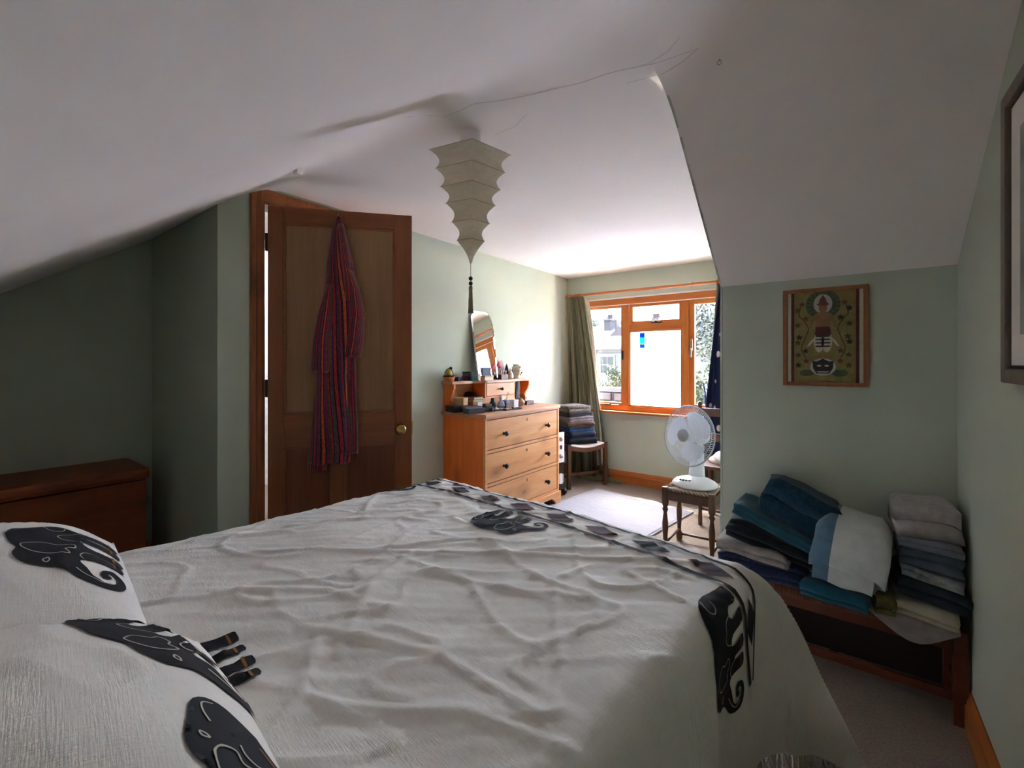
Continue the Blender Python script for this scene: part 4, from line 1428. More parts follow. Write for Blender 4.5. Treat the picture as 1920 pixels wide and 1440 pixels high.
for i in range(nx_ - 1):
    for j in (0, ny_ - 1): rim.append((i * ny_ + j, (i + 1) * ny_ + j, (i + 1) * ny_ + j + k_, i * ny_ + j + k_))
for j in range(ny_ - 1):
    for i in (0, nx_ - 1): rim.append((i * ny_ + j, i * ny_ + j + 1, i * ny_ + j + 1 + k_, i * ny_ + j + k_))
mk('seat', vt + vb, ff + [tuple(q + k_ for q in f[::-1]) for f in ff] + rim, 'stool_cloth', ds, True)

# ------------------------------------------------------------------ oil heater beside the chest of drawers
ht = thing('oil_heater', 'dark oil-filled heater with white control panel beside the chest of drawers', 'heater', (-2.005, 3.395, 0), R(-14))
plain('heater_fin', '#3b3b40', .35, .05, 10, 0)
for i in range(6):
    x = -.07 - i * .042
    rings = []
    out = [(-.055, .10), (-.065, .14), (-.065, .50), (-.055, .54), (.055, .54), (.065, .50), (.065, .14), (.055, .10)]
    v, f = prismvf(out, x - .008, x + .008)
    mk('fin', [(c, a, b_) for a, b_, c in v], f, 'heater_fin', ht)
for z in (.13, .51):
    tube('oil_pipe', [(-.05, 0, z), (-.30, 0, z)], .02, 'heater_fin', ht, 12)
box('control_body', (-.06, -.048, .12), (.004, .048, .56), 'black_plastic', ht, .01)
cpn = box('control_panel', (.002, -.044, .305), (.012, .044, .575), 'white_plastic', ht, .006)
tag(cpn, 'white control panel')
for z, r in ((.515, .020), (.365, .020)):
    lathe('dial', [(r, 0), (r, .004), (r * .75, .006), (r * .7, .014), (0, .015)], 'fan_grey', cpn, 20, (.012, .0, z), (0, R(90), 0))
box('switch', (.012, -.010, .425), (.017, .010, .460), 'black_plastic', cpn, .002)
box('cord_wrap', (-.002, -.030, .12), (.010, .030, .21), 'white_plastic', ht, .02)
for x in (-.03, -.27):
    box('wheel_bracket', (x - .012, -.09, .055), (x + .012, .09, .075), 'black_plastic', ht)
    for y in (-.08, .08):
        lathe('wheel', [(.028, -.011), (.030, -.006), (.030, .006), (.028, .011)], 'black_plastic', ht, 18, (x, y, .030), (R(90), 0, 0))

# ------------------------------------------------------------------ rug
def rug_mat():
    b = NB('rug_cloth')
    v = b.coords(scale=(60, 220, 1))
    n1 = b.noise(v, 1.0, 3, .7)
    n2 = b.noise(b.coords(scale=(8, 30, 1)), 1, 3)
    col = b.ramp(n1, [(.25, lin('#858489')), (.55, lin('#9d9ca2')), (.8, lin('#afaeb4'))])
    col = b.mix(.3, col, b.ramp(n2, [(.3, lin('#8f8e93')), (.7, lin('#aeadb2'))]))
    b.done(b.principled(col, .95, b.bump(n1, .5, .003), 0, .1))
rug_mat()
rug = thing('rug', 'pale grey flat-woven rug on the carpet in front of the window', 'rug', (-1.500, 3.03, 0), R(-8.3))
rv = []
RX, RY = .45, .72
nx_, ny_ = 40, 40
for i in range(nx_):
    for j in range(ny_):
        x = -RX + 2 * RX * i / (nx_ - 1); y = -RY + 2 * RY * j / (ny_ - 1)
        rv.append((x + .006 * noise.noise(Vector((x * 3, y * 3, 0))), y + .008 * noise.noise(Vector((x * 3, y * 3, 4))), .011 + .002 * noise.noise(Vector((x * 4, y * 4, 2)))))
k_ = len(rv)
ff = grid_faces(nx_, ny_)
rim = []
for i in range(nx_ - 1):
    for j in (0, ny_ - 1): rim.append((i * ny_ + j, (i + 1) * ny_ + j, (i + 1) * ny_ + j + k_, i * ny_ + j + k_))
for j in range(ny_ - 1):
    for i in (0, nx_ - 1): rim.append((i * ny_ + j, i * ny_ + j + 1, i * ny_ + j + 1 + k_, i * ny_ + j + k_))
mk('pile', rv + [(x, y, .001) for x, y, z in rv], ff + [tuple(q + k_ for q in f[::-1]) for f in ff] + rim, 'rug_cloth', rug, True)
for sx in (-1, 1):
    tube('bound_edge', [(sx * (RX + .001), -RY, .007), (sx * (RX + .001), RY, .007)], .006, 'rug_cloth', rug, 8)

# ------------------------------------------------------------------ pictures
def flat(poly, z0, z1, mt, nm, par, k=1):
    """flat shape in the picture plane: poly in (x, z), facing local -y"""
    v, f = prismvf(poly, 0, 1)
    return mk(nm, [(a, -(z0 + (z1 - z0) * c), b) for a, b, c in v], f, mt, par)
def ell(cx, cz, rx, rz, n=24, a0=0, a1=360):
    return [(cx + rx * math.cos(R(a0 + (a1 - a0) * i / n)), cz + rz * math.sin(R(a0 + (a1 - a0) * i / n))) for i in range(n if a1 - a0 == 360 else n + 1)]
art = thing('framed_painting', 'brown framed painting of a crowned standing figure on ochre ground', 'picture', (-.062, YK - .002, 1.297))
pw, ph = .146, .205
for lo, hi in (((-pw, -.018, -ph), (-pw + .016, 0, ph)), ((pw - .016, -.018, -ph), (pw, 0, ph)), ((-pw + .016, -.018, ph - .016), (pw - .016, 0, ph)), ((-pw + .016, -.018, -ph), (pw - .016, 0, -ph + .016))):
    box('frame_rail', lo, hi, 'picture_wood', art, .003)
def ochre_mat():
    b = NB('art_ochre')
    n1 = b.noise(b.coords(), 25, 5, .65)
    b.done(b.principled(b.ramp(n1, [(.3, lin('#7d7142')), (.7, lin('#968a55'))]), .85))
ochre_mat()
plain('art_maroon', '#5a3534', .85, .2, 60); plain('art_cream', '#c4bba4', .85, .1, 60); plain('art_flesh', '#8d6c4c', .85, .12, 60); plain('art_green', '#57634a', .85, .2, 60); plain('art_dark', '#3d3838', .85, .2, 60); plain('art_white', '#b9b3ab', .85, .05, 60); plain('art_vine', '#5d4a33', .85, .2, 60); plain('art_rust', '#74463a', .85, .2, 60)
box('canvas', (-pw + .014, -.008, -ph + .014), (pw - .014, -.004, ph - .014), 'art_ochre', art)
for s in (-1, 1):
    box('inner_border', (s * (pw - .036) - .005, -.010, -ph + .016), (s * (pw - .036) + .005, -.008, ph - .016), 'art_maroon', art)
    box('inner_border', (s * (pw - .024) - .006, -.0105, -ph + .016), (s * (pw - .024) + .006, -.008, ph - .016), 'art_cream', art)
gz_ = []
L0 = .0085
def af(poly, lv, mt, nm): return flat(poly, L0, L0 + .0006 * lv, mt, nm, art)
cxp = -.004
# wings-like halo, disc, figure, skirt, pedestal head (a generic folk figure)
af(ell(cxp, .135, .060, .060, 30), 1, 'art_green', 'halo_print')
for s in (-1, 1):
    for i in range(7):
        a = R(90 - s * (25 + i * 19))
        p, q = (cxp + .036 * math.cos(a), .135 + .036 * math.sin(a)), (cxp + .060 * math.cos(a), .135 + .060 * math.sin(a))
        n_ = (-.0012 * math.sin(a), .0012 * math.cos(a))
        af([(p[0] + n_[0], p[1] + n_[1]), (p[0] - n_[0], p[1] - n_[1]), (q[0] - n_[0], q[1] - n_[1]), (q[0] + n_[0], q[1] + n_[1])], 2, 'art_dark', 'feather_print')
af(ell(cxp, .138, .032, .040, 28), 2.2, 'art_white', 'disc_print')
af([(cxp - .022, .136), (cxp - .014, .142), (cxp - .011, .156), (cxp - .004, .168), (cxp, .176), (cxp + .004, .168), (cxp + .011, .156), (cxp + .014, .142), (cxp + .022, .136), (cxp + .014, .130), (cxp - .014, .130)], 3.2, 'art_rust', 'crown_print')
af(ell(cxp, .120, .0145, .020, 20), 3, 'art_flesh', 'face_print')
af([(cxp - .030, .094), (cxp - .012, .104), (cxp + .012, .104), (cxp + .030, .094), (cxp + .026, .066), (cxp + .019, .040), (cxp - .019, .040), (cxp - .026, .066)], 3, 'art_flesh', 'torso_print')
for s in (-1, 1):
    af([(cxp + s * .030, .095), (cxp + s * .041, .070), (cxp + s * .046, .040), (cxp + s * .040, .036), (cxp + s * .034, .062), (cxp + s * .024, .082)], 2.8, 'art_flesh', 'arm_print')
    af(ell(cxp + s * .013, -.020, .018, .044, 22), 3, 'art_cream', 'trouser_print')
    for i in range(4):
        zz = .006 - i * .014
        af([(cxp + s * .002, zz), (cxp + s * .025, zz), (cxp + s * .026, zz - .005), (cxp + s * .002, zz - .006)], 3.8, 'art_dark', 'stripe_print')
    af([(cxp + s * .028, .000), (cxp + s * .044, -.018), (cxp + s * .056, -.040), (cxp + s * .048, -.038), (cxp + s * .034, -.020), (cxp + s * .026, -.010)], 2.8, 'art_cream', 'sash_print')
    af([(cxp + s * .006, -.074), (cxp + s * .026, -.078), (cxp + s * .036, -.086), (cxp + s * .006, -.088)], 3, 'art_flesh', 'foot_print')
    # vines with leaves
    vine = smooth_poly([(cxp + s * .060, -.085), (cxp + s * .075, -.050), (cxp + s * .062, -.005), (cxp + s * .050, .035), (cxp + s * .066, .070), (cxp + s * .084, .095), (cxp + s * .078, .130)], 5, False)
    vv, vf = strip(vine, .004)
    mk('vine_print', [(a, -(L0 + .0007), b_) for a, b_ in vv], vf, 'art_vine', art)
    for (lx, lz) in ((.088, .115), (.060, .078), (.088, .052), (.082, .000), (.088, -.022), (.060, -.058), (.086, -.075), (.086, -.118), (.058, -.100), (.072, .140)):
        af([(cxp + s * lx + .010 * (1 + .35 * math.sin(5 * a)) * math.cos(a) * .9, lz + .009 * (1 + .35 * math.sin(5 * a)) * math.sin(a)) for a in [2 * math.pi * k / 20 for k in range(20)]], 1.6, random.choice(['art_vine', 'art_rust', 'art_vine', 'art_dark']), 'leaf_print')
    af(ell(cxp + s * .056, -.150, .026, .014, 18), 2, 'art_green', 'cushion_print')
af([(cxp - .024, .042), (cxp + .024, .042), (cxp + .028, .012), (cxp + .020, .000), (cxp - .020, .000), (cxp - .028, .012)], 3.5, 'art_maroon', 'sash_print')
af(ell(cxp, -.125, .044, .036, 28), 2.4, 'art_white', 'disc_print')
af([(cxp - .036, -.100), (cxp - .020, -.102), (cxp, -.090), (cxp + .020, -.102), (cxp + .036, -.100), (cxp + .034, -.130), (cxp + .022, -.152), (cxp - .022, -.152), (cxp - .034, -.130)], 3, 'art_dark', 'mask_print')
af([(cxp - .022, -.143), (cxp + .022, -.143), (cxp + .018, -.148), (cxp - .018, -.148)], 3.8, 'art_white', 'teeth_print')
for s in (-1, 1):
    af(ell(cxp + s * .013, -.120, .008, .004, 12), 3.8, 'art_cream', 'eye_print')

pf = thing('large_picture', 'large picture in a grey-brown wooden frame on the wall by the camera', 'picture', (XR - .002, 1.190, 1.482), R(90))
# local x runs along +Y of the room after the turn, local -y faces into the room
# (rotation +90 deg about Z: local x -> +Y, local -y -> +X); the frame is mirrored so the front looks to -X
pf.rotation_euler = (0, 0, R(-90))
fw, fh = .374, .340
for lo, hi in (((-fw, -.028, -fh), (-fw + .034, 0, fh)), ((fw - .034, -.028, -fh), (fw, 0, fh)), ((-fw + .034, -.028, fh - .034), (fw - .034, 0, fh)), ((-fw + .034, -.028, -fh), (fw - .034, 0, -fh + .034))):
    box('frame_rail', lo, hi, 'grey_frame_wood', pf, .004)
plain('mount_white', '#d9d6cf', .8, .03, 20, 0)
box('black_slip', (-fw + .032, -.016, -fh + .032), (fw - .032, -.004, fh - .032), 'black_plastic', pf)
box('mount', (-fw + .042, -.018, -fh + .042), (fw - .042, -.015, fh - .042), 'mount_white', pf)
plain('print_grey', '#8f958c', .7, .3, 8, 0)
box('print', (-fw + .11, -.0192, -fh + .11), (fw - .11, -.0178, fh - .11), 'print_grey', pf)

# ------------------------------------------------------------------ bench with rush seat
bn = thing('rush_bench', 'low dark wooden bench with a woven seat under the clothes piles', 'bench', (-.44, 2.03, 0))
bL, bD, bH = .765, .215, .315
for x in (.016, bL - .016):
    for y in (.016, bD - .016):
        box('leg', (x - .018, y - .016, 0), (x + .018, y + .016, bH - .004), 'bench_wood', bn, .003)
box('front_rail', (.034, .006, bH - .075), (bL - .034, .026, bH - .03), 'bench_wood', bn, .003)
box('back_rail', (.034, bD - .026, bH - .075), (bL - .034, bD - .006, bH - .03), 'bench_wood', bn, .003)
for x in (.016, bL - .016):
    box('end_rail', (x - .010, .032, bH - .075), (x + .010, bD - .032, bH - .03), 'bench_wood', bn, .003)
    box('end_stretcher', (x - .008, .032, .075), (x + .008, bD - .032, .105), 'bench_wood', bn, .003)
box('stretcher', (.034, .010, .075), (bL - .034, .024, .105), 'bench_wood', bn, .003)
wood('bench_panel', '#1d110c', '#261711', '#2e1c15', 'X', .6, knots=False)
fabric('bench_rush', '#6b3a26', '#7f4a33', scale=20, weave=90)
g = G()
for i in range(96):
    x = .036 + (bL - .072) * (i + .5) / 96
    g.tube([(x, .002, bH - .034), (x, .000, bH - .012), (x, .010, bH - .002), (x, bD - .01, bH - .002), (x, bD, bH - .012), (x, bD - .002, bH - .034)], .0036, 5)
tag(g.build('woven_seat', 'bench_rush', bn, True), kind='stuff')
box('back_panel', (.034, bD - .020, .02), (bL - .034, bD - .012, bH - .03), 'bench_panel', bn)
box('panel_stile', (bL * .52, bD - .026, .02), (bL * .52 + .03, bD - .018, bH - .05), 'bench_panel', bn)
box('seat_board', (.034, .008, bH - .030), (bL - .034, bD - .008, bH - .006), 'bench_wood', bn)

# ------------------------------------------------------------------ folded clothes
def serp(d, layers, t):
    """closed outline (y, z) of a sheet folded back and forth"""
    mid = []
    r = t / 2
    for i in range(layers):
        z = r + i * t
        ys_ = [-d / 2 + r + (d - 2 * r) * k / 8 for k in range(9)]
        if i % 2: ys_ = ys_[::-1]
        mid += [(y, z) for y in ys_]
        if i < layers - 1:
            sgn = 1 if i % 2 == 0 else -1
            yc = sgn * (d / 2 - r)
            for k in range(1, 5):
                a = -math.pi / 2 + math.pi * k / 5
                mid.append((yc + sgn * r * math.cos(a), z + r + r * math.sin(a)))
    L, Rr = [], []
    n = len(mid)
    h = t * .47
    for i in range(n):
        a, b = mid[max(i - 1, 0)], mid[min(i + 1, n - 1)]
        tx, ty = b[0] - a[0], b[1] - a[1]
        l = math.hypot(tx, ty) or 1
        nx, ny = -ty / l * h, tx / l * h
        L.append((mid[i][0] + nx, mid[i][1] + ny)); Rr.append((mid[i][0] - nx, mid[i][1] - ny))
    return L, Rr
def folded(name, label, cat, loc, w, d, h, layers, mat, seed=0, rz=0, ry=0, rx=0, group=None, wob=1.0, droop=0.0, taper=.0):
    t = h / layers
    L, Rr = serp(d, layers, t)
    ring2 = L + Rr[::-1]
    n = 14
    rings = []
    for i in range(n + 1):
        s = i / n * 2 - 1
        x = w / 2 * math.copysign(abs(s) ** .9, s)
        sq = 1 - .16 * abs(s) ** 6
        ring = []
        for (y, z) in ring2:
            nn = Vector((x * 9 + seed, y * 9, z * 16))
            dx = noise.noise(nn) * .010 * wob
            dz = noise.noise(nn + Vector((7, 3, 1))) * .007 * wob * min(1, z / .02)
            dy = noise.noise(nn + Vector((1, 9, 5))) * .012 * wob
            zz = (z * (sq if abs(s) > .8 else 1)) + dz - droop * max(0, -y / (d / 2)) ** 3
            ring.append((x + dx + noise.noise(Vector((z * 40, seed, 0))) * .010, y * (1 - taper * abs(s) ** 3) + dy, max(zz, .0 if droop == 0 else -1)))
        rings.append(ring)
    v, f = loftvf(rings)
    o = thing(name, label, cat, loc, 0, group)
    o.rotation_euler = (rx, ry, rz)
    mk('folded_cloth', v, f, mat, o, True)
    return o
fabric('knit_teal', '#122f40', '#1c4154', scale=60, weave=140, bump=.8, dist=.004)
fabric('sheet_teal', '#1d4554', '#275463')
fabric('trouser_black', '#101218', '#1a1d26')
fabric('cardigan_grey', '#7d7672', '#99908a')
fabric('navy_pattern', '#151c34', '#273252', scale=90)
fabric('top_teal', '#0f4456', '#195467')
fabric('fleece_beige', '#a39b97', '#b5ada9', scale=40, weave=200, bump=.6, dist=.003)
fabric('shirt_grey', '#6c6f78', '#7d8089')
fabric('blue_grey', '#4c5864', '#5b6874')
fabric('pattern_grey', '#56606a', '#a7a9a6', scale=26)
fabric('dark_grey', '#2b343c', '#38434c')
fabric('towel_cream', '#a8a18d', '#bab39f')
fabric('cloth_pink_grey', '#857b77', '#9b918c')
fabric('olive_bit', '#4d4a24', '#6b6635')
fabric('lilac_edge', '#a08a98', '#b8a6b0')
def towel_mat():
    b = NB('towel_white_blue')
    tc = b.n('ShaderNodeTexCoord'); sp = b.n('ShaderNodeSeparateXYZ'); b.l(tc.outputs['Object'], sp.inputs[0])
    k = b.n('ShaderNodeMath', operation='LESS_THAN'); b.l(sp.outputs[0], k.inputs[0]); k.inputs[1].default_value = -.052
    n1 = b.noise(b.coords(), 24, 4)
    wht = b.ramp(n1, [(.3, lin('#c0c6c3')), (.7, lin('#d0d5d2'))])
    blu = b.ramp(n1, [(.3, lin('#4f6d80')), (.7, lin('#628092'))])
    w = b.noise(b.coords(), 220, 2)
    b.done(b.principled(b.mix(k.outputs[0], wht, blu), .95, b.bump(w, .6, .003), 0, .1, Sheen_Weight=.3))
towel_mat()
BZ = .3158
gL = 'clothes in the dark pile on the bench'
folded('folded_clothes', 'navy patterned garment at the bottom of the dark clothes pile on the bench', 'clothes', (-.272, 2.125, BZ), .31, .22, .082, 4, 'navy_pattern', 1, R(2), 0, 0, gL, 1.2)
folded('folded_clothes', 'grey beige cardigan squashed low in the dark clothes pile', 'clothes', (-.292, 2.115, BZ + .080), .25, .22, .055, 3, 'cardigan_grey', 2, R(-3), R(4), 0, gL, 1.6)
folded('folded_clothes', 'black trousers folded in the middle of the dark clothes pile', 'clothes', (-.240, 2.12, BZ + .122), .31, .23, .085, 4, 'trouser_black', 3, R(2), R(13), 0, gL, 1.2)
folded('folded_clothes', 'thin teal top under the thick knit on the dark clothes pile', 'clothes', (-.225, 2.12, BZ + .203), .30, .24, .036, 2, 'sheet_teal', 4, R(-4), R(20), 0, gL, 1.2)
folded('folded_clothes', 'thick dark teal knitted jumper on top of the dark clothes pile', 'clothes', (-.170, 2.13, BZ + .222), .265, .22, .155, 2, 'knit_teal', 5, R(2), R(25), 0, gL, 1.3)
folded('folded_clothes', 'dark teal jersey top lying under the white towel on the bench', 'clothes', (-.022, 2.085, BZ), .20, .24, .060, 3, 'top_teal', 6, R(-4), R(3), 0, None, 1.0)
tw = folded('folded_towel', 'thick white towel with blue border folded in the middle of the bench', 'towel', (.020, 2.105, BZ + .068), .215, .235, .235, 3, 'towel_white_blue', 7, R(-6), R(6), R(0), None, 1.5, .03)
# hanging flap of the towel
verts = []
for i in range(14):
    for j in range(12):
        s, t = i / 13, j / 11
        verts.append((-.100 + .175 * s, -.128 - .006 * math.sin(3 * s + 2 * t) - .012 * math.sin(math.pi * t), .150 - .150 * t - .05 * s * (1 - t) + .004 * math.sin(9 * s)))
k_ = len(verts)
ff = grid_faces(14, 12)
mk('towel_flap', verts + [(x, y + .008, z) for x, y, z in verts], ff + [tuple(q + k_ for q in f[::-1]) for f in ff], 'towel_white_blue', tw, True)
gR = 'clothes in the pale pile on the bench'
folded('folded_clothes', 'olive green scrap of clothing squeezed between the two piles on the bench', 'clothes', (.112, 2.085, BZ), .052, .20, .075, 3, 'olive_bit', 8, R(5), 0, 0, None, .8)
folded('folded_clothes', 'cream towel at the bottom of the pale clothes pile', 'towel', (.222, 2.100, BZ + .014), .165, .225, .050, 3, 'towel_cream', 9, R(-3), R(4), 0, gR)
folded('folded_clothes', 'charcoal grey jumper low in the pale clothes pile', 'clothes', (.232, 2.115, BZ + .070), .185, .24, .062, 2, 'dark_grey', 10, R(3), R(12), 0, gR)
folded('folded_clothes', 'grey and white patterned top in the pale clothes pile', 'clothes', (.243, 2.115, BZ + .135), .160, .22, .034, 2, 'pattern_grey', 11, R(-2), R(9), 0, gR, 1.4)
folded('folded_clothes', 'blue grey sweater folded below the fleece on the pale pile', 'clothes', (.236, 2.12, BZ + .172), .155, .21, .068, 2, 'blue_grey', 12, R(2), R(4), 0, gR)
folded('folded_clothes', 'thin grey shirt just under the beige fleece on the pale pile', 'clothes', (.238, 2.12, BZ + .240), .165, .21, .030, 2, 'shirt_grey', 13, R(-3), R(3), 0, gR, 1.3)
folded('folded_clothes', 'puffy beige fleece on top of the pale clothes pile', 'clothes', (.232, 2.125, BZ + .270), .165, .21, .125, 2, 'fleece_beige', 14, R(3), 0, 0, gR, 1.6)
# flat cloth hanging over the bench edge
cl2 = thing('hanging_cloth', 'grey pink cloth spilling over the front edge of the bench', 'cloth', (.165, 2.035, BZ))
verts = []
for i in range(20):
    for j in range(16):
        s, t = i / 19, j / 15
        x = -.095 + .235 * s
        if t < .55:
            y = .15 - .165 * t / .55; z = .006 + .003 * math.sin(8 * s)
        else:
            q = (t - .55) / .45
            y = -.015 - .014 * math.sin(q * 1.6); z = .006 - .075 * q * max(.08, math.sin(math.pi * (s * .85 + .05)) ** 1.5)
        verts.append((x, y - .002 * math.sin(14 * s), z))
k_ = len(verts)
ff = grid_faces(20, 16)
mk('sheet', verts + [(x, y + .003 * 0, z + .006) for x, y, z in verts], [f[::-1] for f in ff] + [tuple(q + k_ for q in f) for f in ff], 'cloth_pink_grey', cl2, True)

# pile on the dressing stool
fabric('jeans_black', '#14161f', '#1f2330'); fabric('jeans_navy', '#131a2c', '#1c2740'); fabric('jeans_blue', '#1c3560', '#264577')
fabric('brown_wool', '#4a392d', '#63503f'); fabric('lilac_grey', '#6d6468', '#867c80'); fabric('black_top', '#15151a', '#222228'); fabric('brown_pattern', '#3b332f', '#82766c', scale=60)
srz = math.atan2(.352, .198)
gS = 'clothes piled on the dressing stool'
def onstool(dx, dy):
    c_, s_ = math.cos(srz), math.sin(srz)
    return (-1.956 + c_ * dx - s_ * dy, 3.821 + s_ * dx + c_ * dy)
zz = .411
for nm, lab, w, d, h, ly, mt, sd, dx, dy in (
    ('folded_clothes', 'black jeans at the very bottom of the clothes pile on the stool', .31, .25, .062, 3, 'jeans_black', 21, -.035, .13),
    ('folded_clothes', 'dark navy jeans second from the bottom on the stool pile', .30, .25, .062, 3, 'jeans_navy', 22, -.045, .13),
    ('folded_clothes', 'brighter blue jeans with visible edge low in the stool pile', .29, .24, .045, 2, 'jeans_blue', 23, -.045, .135),
    ('folded_clothes', 'brown woollen garment in the middle of the stool pile', .29, .24, .058, 3, 'brown_wool', 24, -.055, .13),
    ('folded_clothes', 'lilac grey jumper above the brown one on the stool pile', .27, .24, .050, 2, 'lilac_grey', 25, -.055, .13),
    ('folded_clothes', 'black top second from the top of the stool pile', .27, .24, .040, 2, 'black_top', 26, -.065, .135),
    ('folded_clothes', 'brown and white patterned garment crowning the stool pile', .26, .24, .072, 2, 'brown_pattern', 27, -.070, .13)):
    x, y = onstool(dx, dy)
    folded(nm, lab, 'clothes', (x, y, zz), w, d, h, ly, mt, sd, srz + R(random.uniform(-5, 5)), 0, 0, gS, 1.3)
    zz += h - .003
# dark red cloth trailing behind the pile
folded('folded_clothes', 'dark maroon garment lying on the heater beside the stool pile', 'clothes', (-2.200, 3.40, .560), .22, .15, .16, 3, plain('maroon_cloth', '#2a1a1c', .95), 31, R(10), 0, 0, None, 1.8)

# ------------------------------------------------------------------ mirror leaning on the gallery
b = NB('mirror_glass')
b.done(b.principled((.86, .90, .89), .02, None, 1.0))
plain('mirror_edge', '#cfd8d6', .2, .02, 10, 0, metallic=1)
SHZ, TPZ = 1.0532, .8352
mir = thing('leaning_mirror', 'frameless mirror with clipped corners leaning on the wall above the drawers', 'mirror', (-2.285, 2.735, SHZ + .002), R(90))
mir.rotation_euler = (R(-8), R(0), R(88.7))
mo = [(-.125, 0), (.125, 0), (.132, .42), (.118, .49), (.080, .545), (.05, .555), (-.095, .555), (-.130, .505)]
v, f = prismvf(mo, 0, .005)
mk('glass', [(a, -c, b_) for a, b_, c in v], f, 'mirror_glass', mir)
cxm, czm = 0, .28
inn = [(cxm + (a - cxm) * .88, czm + (b_ - czm) * .94) for a, b_ in mo]
n_ = len(mo)
v = [(a, -.0052, b_) for a, b_ in mo] + [(a, -.0066, b_) for a, b_ in inn]
mk('bevel', v, [(i, (i + 1) % n_, n_ + (i + 1) % n_, n_ + i) for i in range(n_)], 'mirror_glass', mir, recalc=False)
mk('face', [(a, -.0066, b_) for a, b_ in inn], [tuple(range(n_))], 'mirror_glass', mir, recalc=False)

# ------------------------------------------------------------------ ornaments on the gallery shelf
for nm, c in (('or_orange', '#c9752c'), ('or_yellow', '#b9a83a'), ('or_black', '#1d1b1c'), ('or_purple', '#2e2a48'), ('or_maroon', '#5c1f33'), ('or_teal', '#1f6a70'), ('or_slate', '#4c5360'), ('or_grey', '#7f8894'), ('or_cream', '#cbbd9c'), ('or_brown', '#5d4130'), ('or_red', '#a3222f'), ('or_rose', '#b98a86'), ('or_blue', '#8fa6cf'), ('or_white', '#d6d8dc'), ('or_tan', '#b98f5e'), ('or_tan2', '#a97c4f'), ('or_lilac', '#a9b0cc'), ('or_green', '#355047'), ('or_ivory', '#cfc6b2'), ('or_wine', '#4d1c20')):
    plain(nm, c, .5, .1, 40, .05, 90)
def lidbox(name, label, loc, w, d, h, mat, lid_mat, rz=0, lid=.35, cat='box'):
    """box with a separate overlapping lid; w along local y, d along local x"""
    t = thing(name, label, cat, loc, rz)
    box('body', (-d / 2, -w / 2, 0), (d / 2, w / 2, h * (1 - lid)), mat, t, .002)
    box('lid', (-d / 2 - .002, -w / 2 - .002, h * (1 - lid)), (d / 2 + .002, w / 2 + .002, h), lid_mat, t, .003)
    return t
bk = thing('basket_ornament', 'orange and yellow basket ornament with black handle at the end of the shelf', 'ornament', (-2.300, 2.312, SHZ))
lathe('bowl', [(.030, 0), (.036, .004), (.043, .028), (.045, .034), (.038, .034), (.032, .010)], 'or_orange', bk, 24)
lathe('rim', [(.043, .032), (.047, .036), (.045, .044), (.040, .042)], 'or_black', bk, 24)
lathe('fruit', [(.006, .034), (.022, .042), (.024, .060), (.018, .076), (.010, .088), (0, .092)], 'or_yellow', bk, 16)
tube('handle', [(0, -.043, .04), (0, -.040, .066), (0, -.020, .088), (0, .004, .096), (0, .024, .086), (0, .040, .064), (0, .043, .04)], .0035, 'or_black', bk, 8)
G().lathe(sphere_prof(.013, .094), 12, XF((.004, .014, 0))).build('knot', 'or_black', bk, True)
lidbox('trinket_box', 'tiny dark purple box beside the basket ornament', (-2.300, 2.407, SHZ), .045, .04, .028, 'or_purple', 'or_purple', R(8))
lidbox('trinket_box', 'maroon tin at the bottom of the small stack on the shelf', (-2.305, 2.506, SHZ), .055, .06, .036, 'or_maroon', 'or_maroon', R(-30))
lidbox('trinket_box', 'dark slate tin on top of the maroon tin', (-2.305, 2.506, SHZ + .0365), .050, .055, .032, 'or_slate', 'or_black', R(-30))
lidbox('trinket_box', 'teal box at the foot of the mirror', (-2.240, 2.513, SHZ), .052, .04, .034, 'or_teal', 'or_teal', R(-25))
lidbox('trinket_box', 'pale grey box on top of the teal box', (-2.243, 2.510, SHZ + .0345), .042, .035, .028, 'or_grey', 'or_grey', R(-25))
ov = thing('oval_portrait', 'tiny oval pink portrait stand in front of the mirror', 'ornament', (-2.215, 2.545, SHZ))
v, f = prismvf(ell(0, .026, .019, .026, 22), -.004, .004)
mk('oval_frame', [(c, a, b_) for a, b_, c in v], f, 'or_rose', ov)
v, f = prismvf(ell(0, .026, .012, .018, 18), .004, .0055)
mk('portrait', [(c, a, b_) for a, b_, c in v], f, 'or_cream', ov)
box('stand', (-.012, -.010, 0), (.006, .010, .004), 'or_rose', ov)
lidbox('jewellery_box', 'brown and cream jewellery box in front on the gallery shelf', (-2.225, 2.652, SHZ), .105, .046, .036, 'or_cream', 'or_tan', R(0), .3)
pfm = thing('small_photo', 'small dark framed picture with a pale blue drawing on the shelf', 'picture', (-2.268, 2.696, SHZ + .001), R(-22))
for lo, hi in (((-.006, -.040, 0), (0, -.034, .098)), ((-.006, .034, 0), (0, .040, .098)), ((-.006, -.034, 0), (0, .034, .006)), ((-.006, -.034, .092), (0, .034, .098))):
    box('frame_rail', lo, hi, 'or_wine', pfm)
box('picture', (-.005, -.034, .006), (-.002, .034, .092), 'or_blue', pfm)
tube('drawing', [(-.0015, .012 * math.sin(t * 2.1), .016 + t * .010) for t in range(7)], .0012, 'or_white', pfm, 5)
box('strut', (-.030, -.004, 0), (-.005, .004, .05), 'or_wine', pfm)
